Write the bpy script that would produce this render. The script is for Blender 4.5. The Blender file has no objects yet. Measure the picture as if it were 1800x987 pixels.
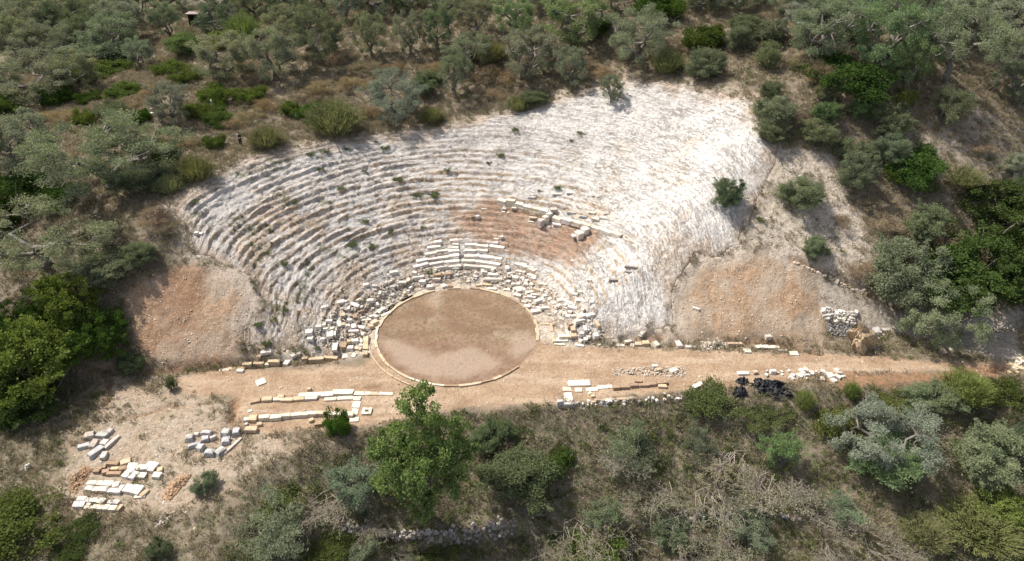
import bpy, bmesh, math, random
import numpy as np
from mathutils import Vector, Matrix, Euler

# ------------------------------------------------------------------ camera, sky, sun, exposure
scene = bpy.context.scene
C = scene.collection
R = math.radians
CAM = np.array([5.8, -63.0, 47.5]); FPX = 1300.0; PITCH = R(33.0)
cam_data = bpy.data.cameras.new('camera'); cam = bpy.data.objects.new('camera', cam_data); C.objects.link(cam)
cam.location = CAM; cam.rotation_euler = (R(90) - PITCH, 0, 0)
cam_data.sensor_width = 36.0; cam_data.lens = 36.0 * FPX / 1800.0
cam_data.clip_start = 0.5; cam_data.clip_end = 3000.0
scene.camera = cam

SUN_EL = R(57); SUN_AZ = R(-64)          # azimuth from +Y towards +X: the sun stands behind the hill, to the left
world = bpy.data.worlds.new('World'); scene.world = world; world.use_nodes = True
wn = world.node_tree
sky = wn.nodes.new('ShaderNodeTexSky'); sky.sky_type = 'NISHITA'; sky.sun_disc = False
sky.sun_elevation = SUN_EL; sky.sun_rotation = SUN_AZ; sky.altitude = 500; sky.air_density = 0.8; sky.dust_density = 3.0; sky.ozone_density = 0.5
hs = wn.nodes.new('ShaderNodeHueSaturation'); hs.inputs['Saturation'].default_value = 0.55     # thin bright haze
wn.links.new(sky.outputs[0], hs.inputs['Color']); wn.links.new(hs.outputs[0], wn.nodes['Background'].inputs[0]); wn.nodes['Background'].inputs[1].default_value = 0.15
sun_data = bpy.data.lights.new('sun', 'SUN'); sun_data.energy = 4.4; sun_data.angle = R(0.55); sun_data.color = (1.0, 0.945, 0.86)
sun = bpy.data.objects.new('sun', sun_data); C.objects.link(sun)
sdir = Vector((math.cos(SUN_EL) * math.sin(SUN_AZ), math.cos(SUN_EL) * math.cos(SUN_AZ), math.sin(SUN_EL)))
sun.rotation_euler = sdir.to_track_quat('Z', 'Y').to_euler(); sun.location = (-60, 60, 90)
vs = scene.view_settings
vs.view_transform = 'Standard'; vs.look = 'None'; vs.gamma = 1.0; vs.exposure = 0.68; vs.use_curve_mapping = False

rng = np.random.default_rng(11); rnd = random.Random(7)

# ------------------------------------------------------------------ noise and terrain height
def _h(xi, yi, s):
    h = (xi.astype(np.int64) * 374761393 + yi.astype(np.int64) * 668265263 + s * 974711 + 1013) & 0xffffffff
    h = ((h ^ (h >> 13)) * 1274126177) & 0xffffffff
    return ((h ^ (h >> 16)) & 0xffffff) / float(0xffffff)
def vn(x, y, s=0):
    x = np.asarray(x, float); y = np.asarray(y, float)
    xi = np.floor(x); yi = np.floor(y); fx = x - xi; fy = y - yi
    fx = fx * fx * fx * (fx * (fx * 6 - 15) + 10); fy = fy * fy * fy * (fy * (fy * 6 - 15) + 10)
    a = _h(xi, yi, s); b = _h(xi + 1, yi, s); c = _h(xi, yi + 1, s); d = _h(xi + 1, yi + 1, s)
    return (a + (b - a) * fx) * (1 - fy) + (c + (d - c) * fx) * fy
def fbm(x, y, s=0, o=4, g=0.5):
    t = 0; a = 1.0; n = 0
    for k in range(o):
        t = t + a * (vn(x * 2 ** k, y * 2 ** k, s + k * 17) - 0.5); n += a; a *= g
    return 2 * t / n
def sm(a, b, x):
    t = np.clip((x - a) / (b - a), 0, 1); return t * t * (3 - 2 * t)
def smin(a, b, k):
    h = np.clip(0.5 + 0.5 * (b - a) / k, 0, 1); return b + (a - b) * h - k * h * (1 - h)
def smax(a, b, k): return -smin(-a, -b, k)

HILL = np.array([  # natural hillside: x, y, z
 (-30.6,7.3,10.8),(-28.3,15.1,11.1),(-25.2,20.4,11.3),(-18.8,25.6,11),(-5.6,31,10.9),(5.8,33.3,11.9),(13.5,35.3,14),
 (21.1,35.2,15.6),(28.1,31.9,16.3),(35,24.8,16.4),(35.6,16,14.2),(38,11,12),(36,7,8.6),
 (-45,8,8),(-45,-3,3.2),(-60,12,8),(-60,-4,2.6),(-85,18,8),(-85,-6,2),(-36,22,11.2),(-40,42,12.0),(-62,40,9.5),(-20,44,13),
 (0,46,14.6),(15,50,18.5),(35,45,21.5),(55,36,22),(58,18,16.5),(48,10,11),(44,6.5,7.5),(40,3.5,3.8),(50,2.5,1.6),(62,4,1.9),(62,12,6.5),(80,6,2.6),
 (80,20,13),(85,40,21),(-60,80,12),(-20,85,19),(20,90,27),(60,90,36),(100,80,36),(-100,70,10),(10,15,16),(-10,10,14),(22,10,14)], float)
def _tps_fit(P):
    n = len(P); d = np.hypot(P[:, None, 0] - P[None, :, 0], P[:, None, 1] - P[None, :, 1])
    K = np.where(d > 0, d * d * np.log(np.maximum(d, 1e-9)), 0) + np.eye(n) * 4.0
    Q = np.c_[np.ones(n), P[:, :2]]; A = np.zeros((n + 3, n + 3)); A[:n, :n] = K; A[:n, n:] = Q; A[n:, :n] = Q.T
    return np.linalg.solve(A, np.r_[P[:, 2], 0, 0, 0])
_w = _tps_fit(HILL)
GX = np.arange(-120, 141, 1.0); GY = np.arange(-40, 161, 1.0)
_gx, _gy = np.meshgrid(GX, GY, indexing='ij')
TPS = _w[-3] + _w[-2] * _gx + _w[-1] * _gy
for i, p in enumerate(HILL):
    d2 = (_gx - p[0]) ** 2 + (_gy - p[1]) ** 2
    TPS = TPS + _w[i] * np.where(d2 > 0, 0.5 * d2 * np.log(np.maximum(d2, 1e-12)), 0)
def tps(x, y):
    u = np.clip(x + 120, 0, 259.99); v = np.clip(y + 40, 0, 199.99)
    i = u.astype(int); j = v.astype(int); a = u - i; b = v - j
    return ((TPS[i, j] * (1 - a) + TPS[i + 1, j] * a) * (1 - b) + (TPS[i, j + 1] * (1 - a) + TPS[i + 1, j + 1] * a) * b
            + 0.22 * np.maximum(y - 160, 0))
EDGE = np.array([(-17,-120),(-17,-28),(-17.2,-22.6),(-14.7,-18),(-7.5,-14.6),(0,-11.6),(11,-11),(24,-9.2),(38,-8.6),(56,-6.6),(100,-4),(700,20)], float)
def edge_d(x, y):
    best = np.full(x.shape, 1e9); sg = np.ones(x.shape)
    for a, b in zip(EDGE[:-1], EDGE[1:]):
        e = b - a; t = np.clip(((x - a[0]) * e[0] + (y - a[1]) * e[1]) / (e @ e), 0, 1)
        dx = x - a[0] - t * e[0]; dy = y - a[1] - t * e[1]; d = dx * dx + dy * dy
        s = np.where(e[0] * dy - e[1] * dx < 0, 1.0, -1.0)
        m = d < best; best = np.where(m, d, best); sg = np.where(m, s, sg)
    return np.sqrt(best) * sg
YBX = [-120, -60, -35, -23, -11, 11, 30, 38, 46, 60, 140]; YBY = [-11, -9.5, -8.2, -6.3, -2.9, -1.9, -2.3, -2.6, -2.2, -1.0, 1]
def Hb(x, y):                                           # smooth terrain
    x = np.asarray(x, float); y = np.asarray(y, float)
    r = np.hypot(x, y); cone = 0.5 * (r - 9.8)
    yb = np.interp(x, YBX, YBY)
    u = smin(smin(cone, tps(x, y), 0.8), 0.68 * (y - yb), 1.2)
    u = np.where(y > 2, smin(smin(cone, tps(x, y), 0.8), 0.68 * (y - yb) + 0.0, 1.2), u)
    z = smax(u, np.zeros_like(u), 0.25) - 0.06
    z = z - 0.07 * np.maximum(0, -13 - y) * sm(-12, -18, x)
    d = edge_d(x, y)
    b = np.maximum(d, 0)
    z = z - 0.58 * smin(b, np.full_like(b, 9.6), 1.0) * (b > 0) - 1.1 * sm(9.5, 9.85, b) * (sm(-11, -9, x) * sm(9, 6, x) + sm(13, 16, x) * sm(27, 24, x)) - 0.32 * np.clip(b - 9.6, 0, 70)
    return z
def hit_many(px, py):
    px = np.asarray(px, float); py = np.asarray(py, float)
    u = (px - 900) / FPX; v = -(py - 493.5) / FPX
    dx = u; dy = math.cos(PITCH) + v * math.sin(PITCH); dz = -math.sin(PITCH) + v * math.cos(PITCH)
    t = np.full(px.shape, 30.0); done = np.zeros(px.shape, bool); st = 1.0
    while t.min() < 400 and not done.all():
        z = CAM[2] + dz * t; h = Hb(CAM[0] + dx * t, CAM[1] + dy * t)
        done |= z < h
        t = np.where(done, t, t + st)
        if t.max() > 400: break
    lo = t - st; hi = t
    for _ in range(12):
        m = 0.5 * (lo + hi); below = CAM[2] + dz * m < Hb(CAM[0] + dx * m, CAM[1] + dy * m)
        hi = np.where(below, m, hi); lo = np.where(below, lo, m)
    return CAM[0] + dx * hi, CAM[1] + dy * hi, CAM[2] + dz * hi
_mx = np.arange(-40, 1849, 8.0); _my = np.arange(-40, 1041, 8.0)
_MX, _MY = np.meshgrid(_mx, _my, indexing='ij'); _hx, _hy, _hz = hit_many(_MX.ravel(), _MY.ravel())
_T = ((_hy - CAM[1]) * math.cos(PITCH) - (_hz - CAM[2]) * math.sin(PITCH)).reshape(_MX.shape)     # depth along the optical axis
def at(px, py):
    i = int(min(max((px + 40) / 8, 0), len(_mx) - 2)); j = int(min(max((py + 40) / 8, 0), len(_my) - 2))
    q = _T[i:i + 2, j:j + 2]; lo = q.min() - 0.6; hi = q.max() + 0.6
    u = (px - 900) / FPX; v = -(py - 493.5) / FPX
    dy = math.cos(PITCH) + v * math.sin(PITCH); dz = -math.sin(PITCH) + v * math.cos(PITCH)
    for _ in range(5):
        t = np.linspace(lo, hi, 7); below = CAM[2] + dz * t < Hb(CAM[0] + u * t, CAM[1] + dy * t)
        k = int(np.argmax(below)) if below.any() else 6
        hi = t[k]; lo = t[max(k - 1, 0)]
    return float(CAM[0] + u * hi), float(CAM[1] + dy * hi), float(CAM[2] + dz * hi)
def ppm(p):                                             # photograph pixels per metre at a world point
    d = np.asarray(p) - CAM; return FPX / (d[1] * math.cos(PITCH) - d[2] * math.sin(PITCH))
def wpoly(pts):
    a = np.array(pts, float); x, y, z = hit_many(a[:, 0], a[:, 1]); return np.c_[x, y]
def sdpoly(P, x, y):                                    # signed distance, positive inside
    d = np.full(x.shape, 1e18); inside = np.zeros(x.shape, bool); n = len(P)
    for i in range(n):
        a = P[i]; b = P[(i + 1) % n]; e = b - a
        t = np.clip(((x - a[0]) * e[0] + (y - a[1]) * e[1]) / (e @ e + 1e-12), 0, 1)
        d = np.minimum(d, (x - a[0] - t * e[0]) ** 2 + (y - a[1] - t * e[1]) ** 2)
        c = ((a[1] > y) != (b[1] > y)) & (x < (b[0] - a[0]) * (y - a[1]) / (b[1] - a[1] + 1e-15) + a[0])
        inside ^= c
    d = np.sqrt(d); return np.where(inside, d, -d)
P_CAVEA = wpoly([(302,368),(340,335),(380,308),(450,276),(560,250),(660,239),(750,226),(850,206),(930,190),(1000,166),(1050,153),(1100,143),
  (1200,151),(1318,180),(1335,225),(1365,258),(1360,300),(1330,355),(1300,438),(1220,452),(1182,500),(1180,570),(1110,592),(1050,603),(1010,606),
  (990,580),(945,548),(900,515),(805,492),(720,517),(672,555),(640,610),(560,622),(440,607),(430,580),(455,542),(440,490),(400,470),(335,440),(322,400)])
P_EARTHL = wpoly([(215,525),(240,492),(320,458),(400,470),(440,490),(457,532),(432,590),(420,628),(340,643),(255,632),(240,590)])
P_EARTHR = wpoly([(1180,500),(1225,450),(1300,438),(1400,430),(1440,480),(1455,545),(1445,604),(1200,600),(1180,570)])
P_PALER = wpoly([(1365,255),(1440,262),(1480,285),(1500,350),(1525,420),(1525,505),(1440,482),(1300,440),(1330,355)])
P_TERR = wpoly([(300,662),(400,645),(640,640),(670,600),(945,600),(1000,607),(1440,622),(1800,640),(1800,656),(1500,656),(1230,690),(990,712),(800,717),(640,752),(440,762),(408,740),(400,700),(315,690)])
P_PATHR = wpoly([(1430,482),(1500,512),(1600,545),(1700,555),(1800,545),(1800,642),(1650,615),(1590,592),(1450,545)])
P_GRAV = wpoly([(180,662),(315,690),(400,700),(440,762),(565,760),(480,812),(400,875),(300,905),(100,905),(95,810),(170,745)])
P_SOIL = wpoly([(800,372),(870,352),(965,385),(1065,412),(1045,445),(1000,475),(935,462),(870,432),(800,412)])
P_RED = wpoly([(1440,658),(1560,656),(1760,645),(1765,662),(1600,680),(1480,690)])
P_OPALE = [wpoly([(757,512),(779,510),(773,556),(761,560)]), wpoly([(668,590),(700,600),(770,622),(830,612),(880,640),(820,670),(760,668),(700,640)]), wpoly([(880,590),(935,575),(942,610),(905,632)])]
P_BARE2 = wpoly([(1560,215),(1700,190),(1790,230),(1790,300),(1640,330),(1560,300)])
TRENCH = [(wpoly([(412,707),(402,750)]),0.45,0.35),(wpoly([(192,670),(186,712)]),0.35,0.2),(wpoly([(215,735),(255,728),(300,712),(330,715)]),0.25,0.18),
  (wpoly([(160,650),(260,648),(395,641),(470,640),(560,634),(600,626)]),0.5,0.38),(wpoly([(622,683),(668,681)]),0.25,0.22),(wpoly([(945,566),(998,562)]),0.25,0.25),
  (wpoly([(1098,600),(1125,594),(1160,590)]),0.6,0.4),(wpoly([(1275,606),(1330,598),(1385,608),(1440,620)]),0.45,0.3),(wpoly([(1390,456),(1500,505),(1590,540)]),0.35,0.3),
  (wpoly([(1690,645),(1760,650)]),0.5,0.25)]
P_PIT = wpoly([(971,569),(1000,566),(1010,585),(978,588)])
def linedist(P, x, y):
    d = np.full(x.shape, 1e9)
    for a, b in zip(P[:-1], P[1:]):
        e = b - a; t = np.clip(((x - a[0]) * e[0] + (y - a[1]) * e[1]) / (e @ e), 0, 1)
        d = np.minimum(d, np.hypot(x - a[0] - t * e[0], y - a[1] - t * e[1]))
    return d
def cavea_w(x, y):
    return sm(-0.5, 0.5, sdpoly(P_CAVEA, x, y) + 0.9 * fbm(x * 0.5, y * 0.5, 5, 3))
def cavea_z(x, y):                                       # rock-cut, weathered rows of seats
    r = np.hypot(x, y); th = np.arctan2(y, x); arc = th * r
    rr = r + 0.40 * fbm(arc * 0.08 + 7, r * 0.10, 21, 3) + 0.07 * fbm(arc * 0.7, r * 0.9, 23, 2)
    row0 = np.floor((rr - 9.8) / 0.8); cell = np.floor(arc / 0.95 + row0 * 0.37 + 0.4 * vn(arc * 0.7, row0, 25)); jit = _h(cell, row0, 27) - 0.5
    rr = rr + 0.13 * jit * (_h(cell, row0, 28) > 0.35)
    q = (rr - 9.8) / 0.8; fr = q - np.floor(q); row = np.floor(q)
    right = sm(12, 24, x + 0.25 * y - 2)
    er = 0.5 + 0.9 * fbm(arc * 0.22 + row * 3.7, row * 1.31, 31, 3) + 0.35 * (vn(arc * 1.3 + row * 9, row * 2.1, 37) - 0.5)
    A = np.clip(er + 0.25, 0.2, 1.15) * (1 - 0.68 * right) * (1 - 0.6 * sm(28, 33, r) * sm(-25, 5, x) )
    A = A * sm(0.0, 2.0, 0.75 * (y - np.interp(x, YBX, YBY)) - 0.5 * (r - 9.8) + 1.6)
    A = np.maximum(A, 0.95 * sm(-0.6, 0.8, sdpoly(P_SOIL, x, y)))
    w2 = 0.09 + 0.17 * vn(arc * 0.5, row * 1.7, 41)
    prof = 0.4 * (sm(0, 1, fr / w2) - fr) + 0.06
    brk = sm(0.25, 0.55, vn(arc * 0.55 + row * 5.3, row * 3.1, 43)); A = A * (0.6 + 0.4 * brk)
    q2 = (rr + 0.18 * fbm(arc * 0.5, r * 1.4, 45, 2)) / 0.29; f2 = q2 - np.floor(q2); B = sm(0.35, 0.75, vn(arc * 0.30 + 11, r * 0.8, 47)) * (0.8 + 0.3 * right)
    z = Hb(x, y) + A * prof * 1.15 + B * 0.15 * (sm(0, 0.3, f2) - f2)
    rough = 0.045 * (_h(np.floor(arc / 0.6 + row * .3), row, 29) - .5) + 0.07 * fbm(x * 0.45, y * 0.45, 51, 3) + 0.05 * fbm(x * 2.1, y * 2.1, 57, 3) + 0.045 * fbm(x * 5, y * 5, 59, 2)
    rdg = 1 - np.abs(fbm(arc * 0.35 + 0.8 * fbm(x * 0.6, y * 0.6, 64, 2), r * 1.7, 63, 3)); rough = rough + right * (0.05 - 0.17 * sm(0.78, 1.0, rdg) * vn(x * 0.4, y * 0.4, 69))
    rid = 1 - np.abs(fbm(arc * 0.9, r * 0.35 , 61, 3)); crack = -0.16 * sm(0.93, 1.0, rid)
    rid2 = 1 - np.abs(fbm(x * 0.35 + 3, y * 0.35, 67, 4)); crack = crack - 0.22 * sm(0.955, 1.0, rid2)
    soil = sm(-0.9, 0.9, sdpoly(P_SOIL, x, y) + 2.2 * fbm(x * 0.4, y * 0.4, 77, 4))
    return z + rough * (1.0 - 0.2 * right) + crack * (1 - soil) * (1 - 0.4 * right), fr, right, soil, A
def Hg(x, y):                                            # ground sheet with relief
    x = np.asarray(x, float); y = np.asarray(y, float)
    z = Hb(x, y); r = np.hypot(x, y)
    flat = sm(-1, 0.5, sdpoly(P_TERR, x, y)) ; flat = np.maximum(flat, sm(9.2, 8.6, r))
    z = z + (0.35 * fbm(x * 0.12, y * 0.12, 3, 3) * sm(0, 3, np.abs(z) - 0.1) + 0.12 * fbm(x * 0.7, y * 0.7, 4, 3)) * (1 - 0.85 * flat) + 0.03 * fbm(x * 1.5, y * 1.5, 8, 2)
    e = np.maximum(sdpoly(P_EARTHL, x, y), sdpoly(P_EARTHR, x, y)); ew = sm(-1.5, 1.5, e)
    z = z + ew * (0.14 * fbm(x * 0.8, y * 0.4, 71, 3) + 0.06 * fbm(x * 3, y * 3, 73, 2) - 0.15 * sm(0.8, 1.0, 1 - np.abs(fbm(x * 0.45 + 0.6 * fbm(x * .3, y * .3, 74, 2), y * 0.12, 75, 3))))
    for P, w, dp in TRENCH:
        z = z - dp * sm(w * 1.3, w * 0.5, linedist(P, x, y) + 0.15 * fbm(x * 2, y * 2, 81, 2))
    z = z - 0.35 * sm(-0.1, 0.15, sdpoly(P_PIT, x, y))
    return z
SURF = None
def surf(x, y):                                          # what stands on top at (x, y)
    x = np.atleast_1d(np.asarray(x, float)); y = np.atleast_1d(np.asarray(y, float))
    u = np.clip((x + 64) / 0.26, 0, SURF.shape[0] - 1.001); v = np.clip((y + 32) / 0.26, 0, SURF.shape[1] - 1.001)
    i = u.astype(int); j = v.astype(int); a = u - i; b = v - j
    z = (SURF[i, j] * (1 - a) + SURF[i + 1, j] * a) * (1 - b) + (SURF[i, j + 1] * (1 - a) + SURF[i + 1, j + 1] * a) * b
    out = (x < -64) | (x > 79.9) | (y < -32) | (y > 71.9)
    return np.where(out, Hb(x, y), z)

# ------------------------------------------------------------------ helpers: materials, meshes, tags
def new_mat(name):
    m = bpy.data.materials.new(name); m.use_nodes = True; nt = m.node_tree
    for n in list(nt.nodes): nt.nodes.remove(n)
    return m, nt
class G:
    def __init__(s, nt): s.nt = nt
    def n(s, t, ins=None, **kw):
        nd = s.nt.nodes.new(t)
        for k, v in kw.items(): setattr(nd, k, v)
        for k, v in (ins or {}).items():
            if isinstance(v, bpy.types.NodeSocket): s.nt.links.new(v, nd.inputs[k])
            else: nd.inputs[k].default_value = v
        return nd
    def mix(s, f, a, b, mode='MIX'):
        nd = s.nt.nodes.new('ShaderNodeMix'); nd.data_type = 'RGBA'; nd.blend_type = mode
        for sock, v in ((nd.inputs[0], f), (nd.inputs[6], a), (nd.inputs[7], b)):
            if isinstance(v, bpy.types.NodeSocket): s.nt.links.new(v, sock)
            else: sock.default_value = v if not isinstance(v, tuple) else (*v[:3], 1)
        return nd.outputs[2]
    def math(s, op, a, b=0.0, c=0.0, clamp=False):
        nd = s.nt.nodes.new('ShaderNodeMath'); nd.operation = op; nd.use_clamp = clamp
        for i, v in enumerate((a, b, c)):
            if isinstance(v, bpy.types.NodeSocket): s.nt.links.new(v, nd.inputs[i])
            else: nd.inputs[i].default_value = v
        return nd.outputs[0]
    def noise(s, vec, sc, det=4, rough=0.55):
        return s.n('ShaderNodeTexNoise', {'Vector': vec, 'Scale': sc, 'Detail': det, 'Roughness': rough}).outputs[0]
    def ramp(s, v, a, b):
        return s.n('ShaderNodeMapRange', {0: v, 1: a, 2: b}, interpolation_type='SMOOTHSTEP').outputs[0]
    def out(s, sh): s.nt.links.new(sh, s.n('ShaderNodeOutputMaterial').inputs[0])
def mesh_np(name, V, F, smooth=False, attrs=None, mats=None):
    me = bpy.data.meshes.new(name); V = np.asarray(V, np.float32); F = np.asarray(F, np.int32)
    me.vertices.add(len(V)); me.vertices.foreach_set('co', V.ravel())
    k = F.shape[1]; me.loops.add(F.size); me.loops.foreach_set('vertex_index', F.ravel())
    me.polygons.add(len(F)); me.polygons.foreach_set('loop_start', np.arange(0, F.size, k, dtype=np.int32))
    me.update(calc_edges=True); me.validate()
    if smooth: me.polygons.foreach_set('use_smooth', np.ones(len(F), bool))
    for an, (ty, arr) in (attrs or {}).items():
        a = me.attributes.new(an, ty, 'POINT')
        a.data.foreach_set('color' if ty == 'FLOAT_COLOR' else 'value', np.asarray(arr, np.float32).ravel())
    if mats: me.materials.append(mats)
    return me
def link(name, me, parent=None, color=None):
    o = bpy.data.objects.new(name, me); C.objects.link(o)
    if parent: o.parent = parent
    if color: o.color = (*color, 1)
    return o
def tag(o, label, cat, group=None):
    o['label'] = label; o['category'] = cat
    if group: o['group'] = group
    return o
def thing(name, label, cat, loc, group=None, rotz=0, scale=(1, 1, 1)):
    o = bpy.data.objects.new(name, None); C.objects.link(o); o.location = loc; o.rotation_euler = (0, 0, rotz); o.scale = scale
    o.empty_display_size = 0.3
    return tag(o, label, cat, group)
def ordn(i):
    return ['first','second','third','fourth','fifth','sixth','seventh','eighth','ninth','tenth','eleventh','twelfth','thirteenth','fourteenth','fifteenth','sixteenth','seventeenth','eighteenth','nineteenth','twentieth'][i]

# ------------------------------------------------------------------ materials
def m_ground():
    m, nt = new_mat('ground'); g = G(nt); co = g.n('ShaderNodeTexCoord').outputs['Object']
    A = g.n('ShaderNodeAttribute', attribute_name='ga'); As = g.n('ShaderNodeSeparateColor', {0: A.outputs[0]}).outputs
    B = g.n('ShaderNodeAttribute', attribute_name='gb'); Bs = g.n('ShaderNodeSeparateColor', {0: B.outputs[0]}).outputs
    n1 = g.noise(co, 0.35, 6, 0.6); n2 = g.noise(co, 2.3, 6, 0.65); n3 = g.noise(co, 9.0, 3, 0.6)
    vary = g.ramp(n2, 0.3, 0.7)
    dry = g.mix(g.ramp(n1, 0.35, 0.65), (0.15, 0.118, 0.088), (0.24, 0.195, 0.145)); dry = g.mix(vary, dry, (0.19, 0.152, 0.115))
    earth = g.mix(vary, (0.40, 0.27, 0.17), (0.28, 0.18, 0.11)); earth = g.mix(g.ramp(n1, 0.4, 0.65), earth, (0.38, 0.30, 0.225))
    pale = g.mix(vary, (0.50, 0.43, 0.36), (0.38, 0.315, 0.25))
    trk = g.noise(g.n('ShaderNodeMapping', {'Vector': co, 'Scale': (0.09, 0.55, 1.0)}).outputs[0], 1.0, 5, 0.6)
    path = g.mix(g.ramp(n1, 0.35, 0.7), (0.365, 0.26, 0.17), (0.26, 0.172, 0.108)); path = g.mix(g.math('MULTIPLY', g.ramp(trk, 0.45, 0.66), 0.8), path, (0.43, 0.33, 0.235)); path = g.mix(g.ramp(n2, 0.48, 0.72), path, (0.25, 0.17, 0.11))
    mp = g.n('ShaderNodeMapping', {'Vector': co, 'Scale': (0.22, 0.5, 1.0), 'Rotation': (0, 0, R(12))}).outputs[0]
    no = g.noise(mp, 1.0, 4, 0.6)
    orch = g.mix(g.ramp(no, 0.40, 0.68), (0.195, 0.122, 0.080), (0.27, 0.18, 0.118)); orch = g.mix(g.ramp(n1, 0.45, 0.7), orch, (0.25, 0.175, 0.122))
    orch = g.mix(g.ramp(n2, 0.45, 0.7), orch, (0.165, 0.105, 0.07)); orch = g.mix(g.math('MULTIPLY', B.outputs['Alpha'], g.math('ADD', g.math('MULTIPLY', g.ramp(n2, 0.25, 0.6), 0.5), 0.5)), orch, g.mix(vary, (0.37, 0.285, 0.215), (0.28, 0.205, 0.148)))
    red = g.mix(vary, (0.29, 0.165, 0.095), (0.18, 0.105, 0.065))
    col = g.mix(As[0], dry, earth); col = g.mix(As[1], col, pale); col = g.mix(As[2], col, path); col = g.mix(Bs[1], col, red)
    col = g.mix(A.outputs['Alpha'], col, orch)
    col = g.mix(g.math('MULTIPLY', Bs[0], g.ramp(n2, 0.45, 0.6)), col, (0.10, 0.12, 0.045))
    v = g.n('ShaderNodeTexVoronoi', {'Vector': co, 'Scale': 8.0, 'Randomness': 1.0})
    vc = g.n('ShaderNodeSeparateColor', {0: v.outputs['Color']}).outputs
    chip = g.math('MULTIPLY', g.ramp(vc[0], 0.80, 0.92), g.ramp(v.outputs['Distance'], 0.5, 0.25))
    chip = g.math('MULTIPLY', chip, Bs[2])
    col = g.mix(chip, col, g.mix(vc[1], (0.62, 0.56, 0.48), (0.40, 0.31, 0.22)))
    dk = g.math('MULTIPLY', g.ramp(vc[2], 0.8, 0.95), Bs[2]); col = g.mix(g.math('MULTIPLY', dk, 0.5), col, (0.10, 0.075, 0.055))
    col = g.mix(g.math('MULTIPLY', n3, 0.5), col, g.mix(1.0, col, (0.6, 0.6, 0.6), 'MULTIPLY'))
    bmp = g.n('ShaderNodeBump', {'Height': g.math('ADD', n3, g.math('MULTIPLY', n2, 2.0)), 'Strength': 0.7, 'Distance': 0.12})
    p = g.n('ShaderNodeBsdfPrincipled', {'Base Color': col, 'Roughness': 0.95, 'Normal': bmp.outputs[0]}); p.inputs['Specular IOR Level'].default_value = 0.15
    g.out(p.outputs[0]); return m
def m_rock():
    m, nt = new_mat('limestone_bedrock'); g = G(nt); co = g.n('ShaderNodeTexCoord').outputs['Object']
    A = g.n('ShaderNodeAttribute', attribute_name='ga'); As = g.n('ShaderNodeSeparateColor', {0: A.outputs[0]}).outputs
    n1 = g.noise(co, 0.25, 5, 0.6); n2 = g.noise(co, 1.7, 6, 0.65); n3 = g.noise(co, 7.0, 5, 0.65)
    gr = g.mix(g.ramp(n2, 0.35, 0.65), (0.54, 0.50, 0.46), (0.70, 0.66, 0.615)); gr = g.mix(g.ramp(n1, 0.4, 0.62), gr, g.mix(n2, (0.45, 0.43, 0.41), (0.64, 0.605, 0.57)))
    cream = g.mix(g.ramp(n2, 0.35, 0.65), (0.67, 0.625, 0.57), (0.75, 0.72, 0.68)); cream = g.mix(g.ramp(n1, 0.5, 0.7), cream, (0.65, 0.56, 0.46))
    col = g.mix(As[2], gr, cream)
    tanc = g.mix(g.ramp(n3, 0.3, 0.7), (0.44, 0.29, 0.165), (0.56, 0.45, 0.33))
    col = g.mix(g.math('MULTIPLY', As[0], g.ramp(n2, 0.33, 0.55)), col, tanc)
    soil = g.mix(g.ramp(n2, 0.35, 0.65), (0.36, 0.20, 0.12), (0.46, 0.33, 0.235)); col = g.mix(As[1], col, soil)
    col = g.mix(g.math('MULTIPLY', A.outputs['Alpha'], g.ramp(n2, 0.4, 0.6)), col, (0.12, 0.13, 0.06))
    Fd = g.n('ShaderNodeSeparateColor', {0: g.n('ShaderNodeAttribute', attribute_name='gb').outputs[0]}).outputs[0]
    col = g.mix(Fd, col, g.mix(g.ramp(n2, 0.35, 0.65), (0.52, 0.43, 0.345), (0.42, 0.325, 0.245)))
    sx = g.n('ShaderNodeSeparateXYZ', {0: co}).outputs
    ang = g.math('MULTIPLY', g.math('ARCTAN2', sx[1], sx[0]), 26.0); rad_ = g.math('SQRT', g.math('ADD', g.math('MULTIPLY', sx[0], sx[0]), g.math('MULTIPLY', sx[1], sx[1])))
    pv = g.n('ShaderNodeCombineXYZ', {0: g.math('MULTIPLY', ang, 0.22), 1: g.math('MULTIPLY', rad_, 1.35), 2: 0.0}).outputs[0]
    wv = g.n('ShaderNodeVectorMath', {0: pv, 1: g.n('ShaderNodeVectorMath', {0: g.n('ShaderNodeTexNoise', {'Vector': co, 'Scale': 1.1, 'Detail': 6}).outputs['Color'], 1: (0.75, 0.75, 0.75)}, operation='MULTIPLY').outputs[0]}, operation='ADD').outputs[0]
    l1 = g.math('ABSOLUTE', g.math('SUBTRACT', g.noise(wv, 1.0, 5, 0.6), 0.5)); l2 = g.math('ABSOLUTE', g.math('SUBTRACT', g.noise(wv, 2.7, 4, 0.6), 0.5))
    ve = g.math('MULTIPLY', l1, 2.0); vf = g.math('MULTIPLY', l2, 2.0)
    crk = g.math('MAXIMUM', g.math('MULTIPLY', g.ramp(ve, 0.05, 0.0), g.ramp(n1, 0.38, 0.52)), g.math('MULTIPLY', g.ramp(vf, 0.09, 0.0), g.math('MULTIPLY', g.ramp(n2, 0.40, 0.58), 0.8)))
    col = g.mix(g.math('MULTIPLY', crk, 0.6), col, (0.21, 0.165, 0.125))
    v = g.n('ShaderNodeTexVoronoi', {'Vector': co, 'Scale': 3.2, 'Randomness': 1.0}); vc = g.n('ShaderNodeSeparateColor', {0: v.outputs['Color']}).outputs
    col = g.mix(g.math('MULTIPLY', g.ramp(vc[0], 0.5, 0.95), 0.22), col, g.mix(1.0, col, (0.55, 0.55, 0.57), 'MULTIPLY'))
    col = g.mix(g.math('MULTIPLY', g.ramp(n3, 0.5, 0.75), 0.35), col, g.mix(1.0, col, (0.62, 0.60, 0.58), 'MULTIPLY'))
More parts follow.
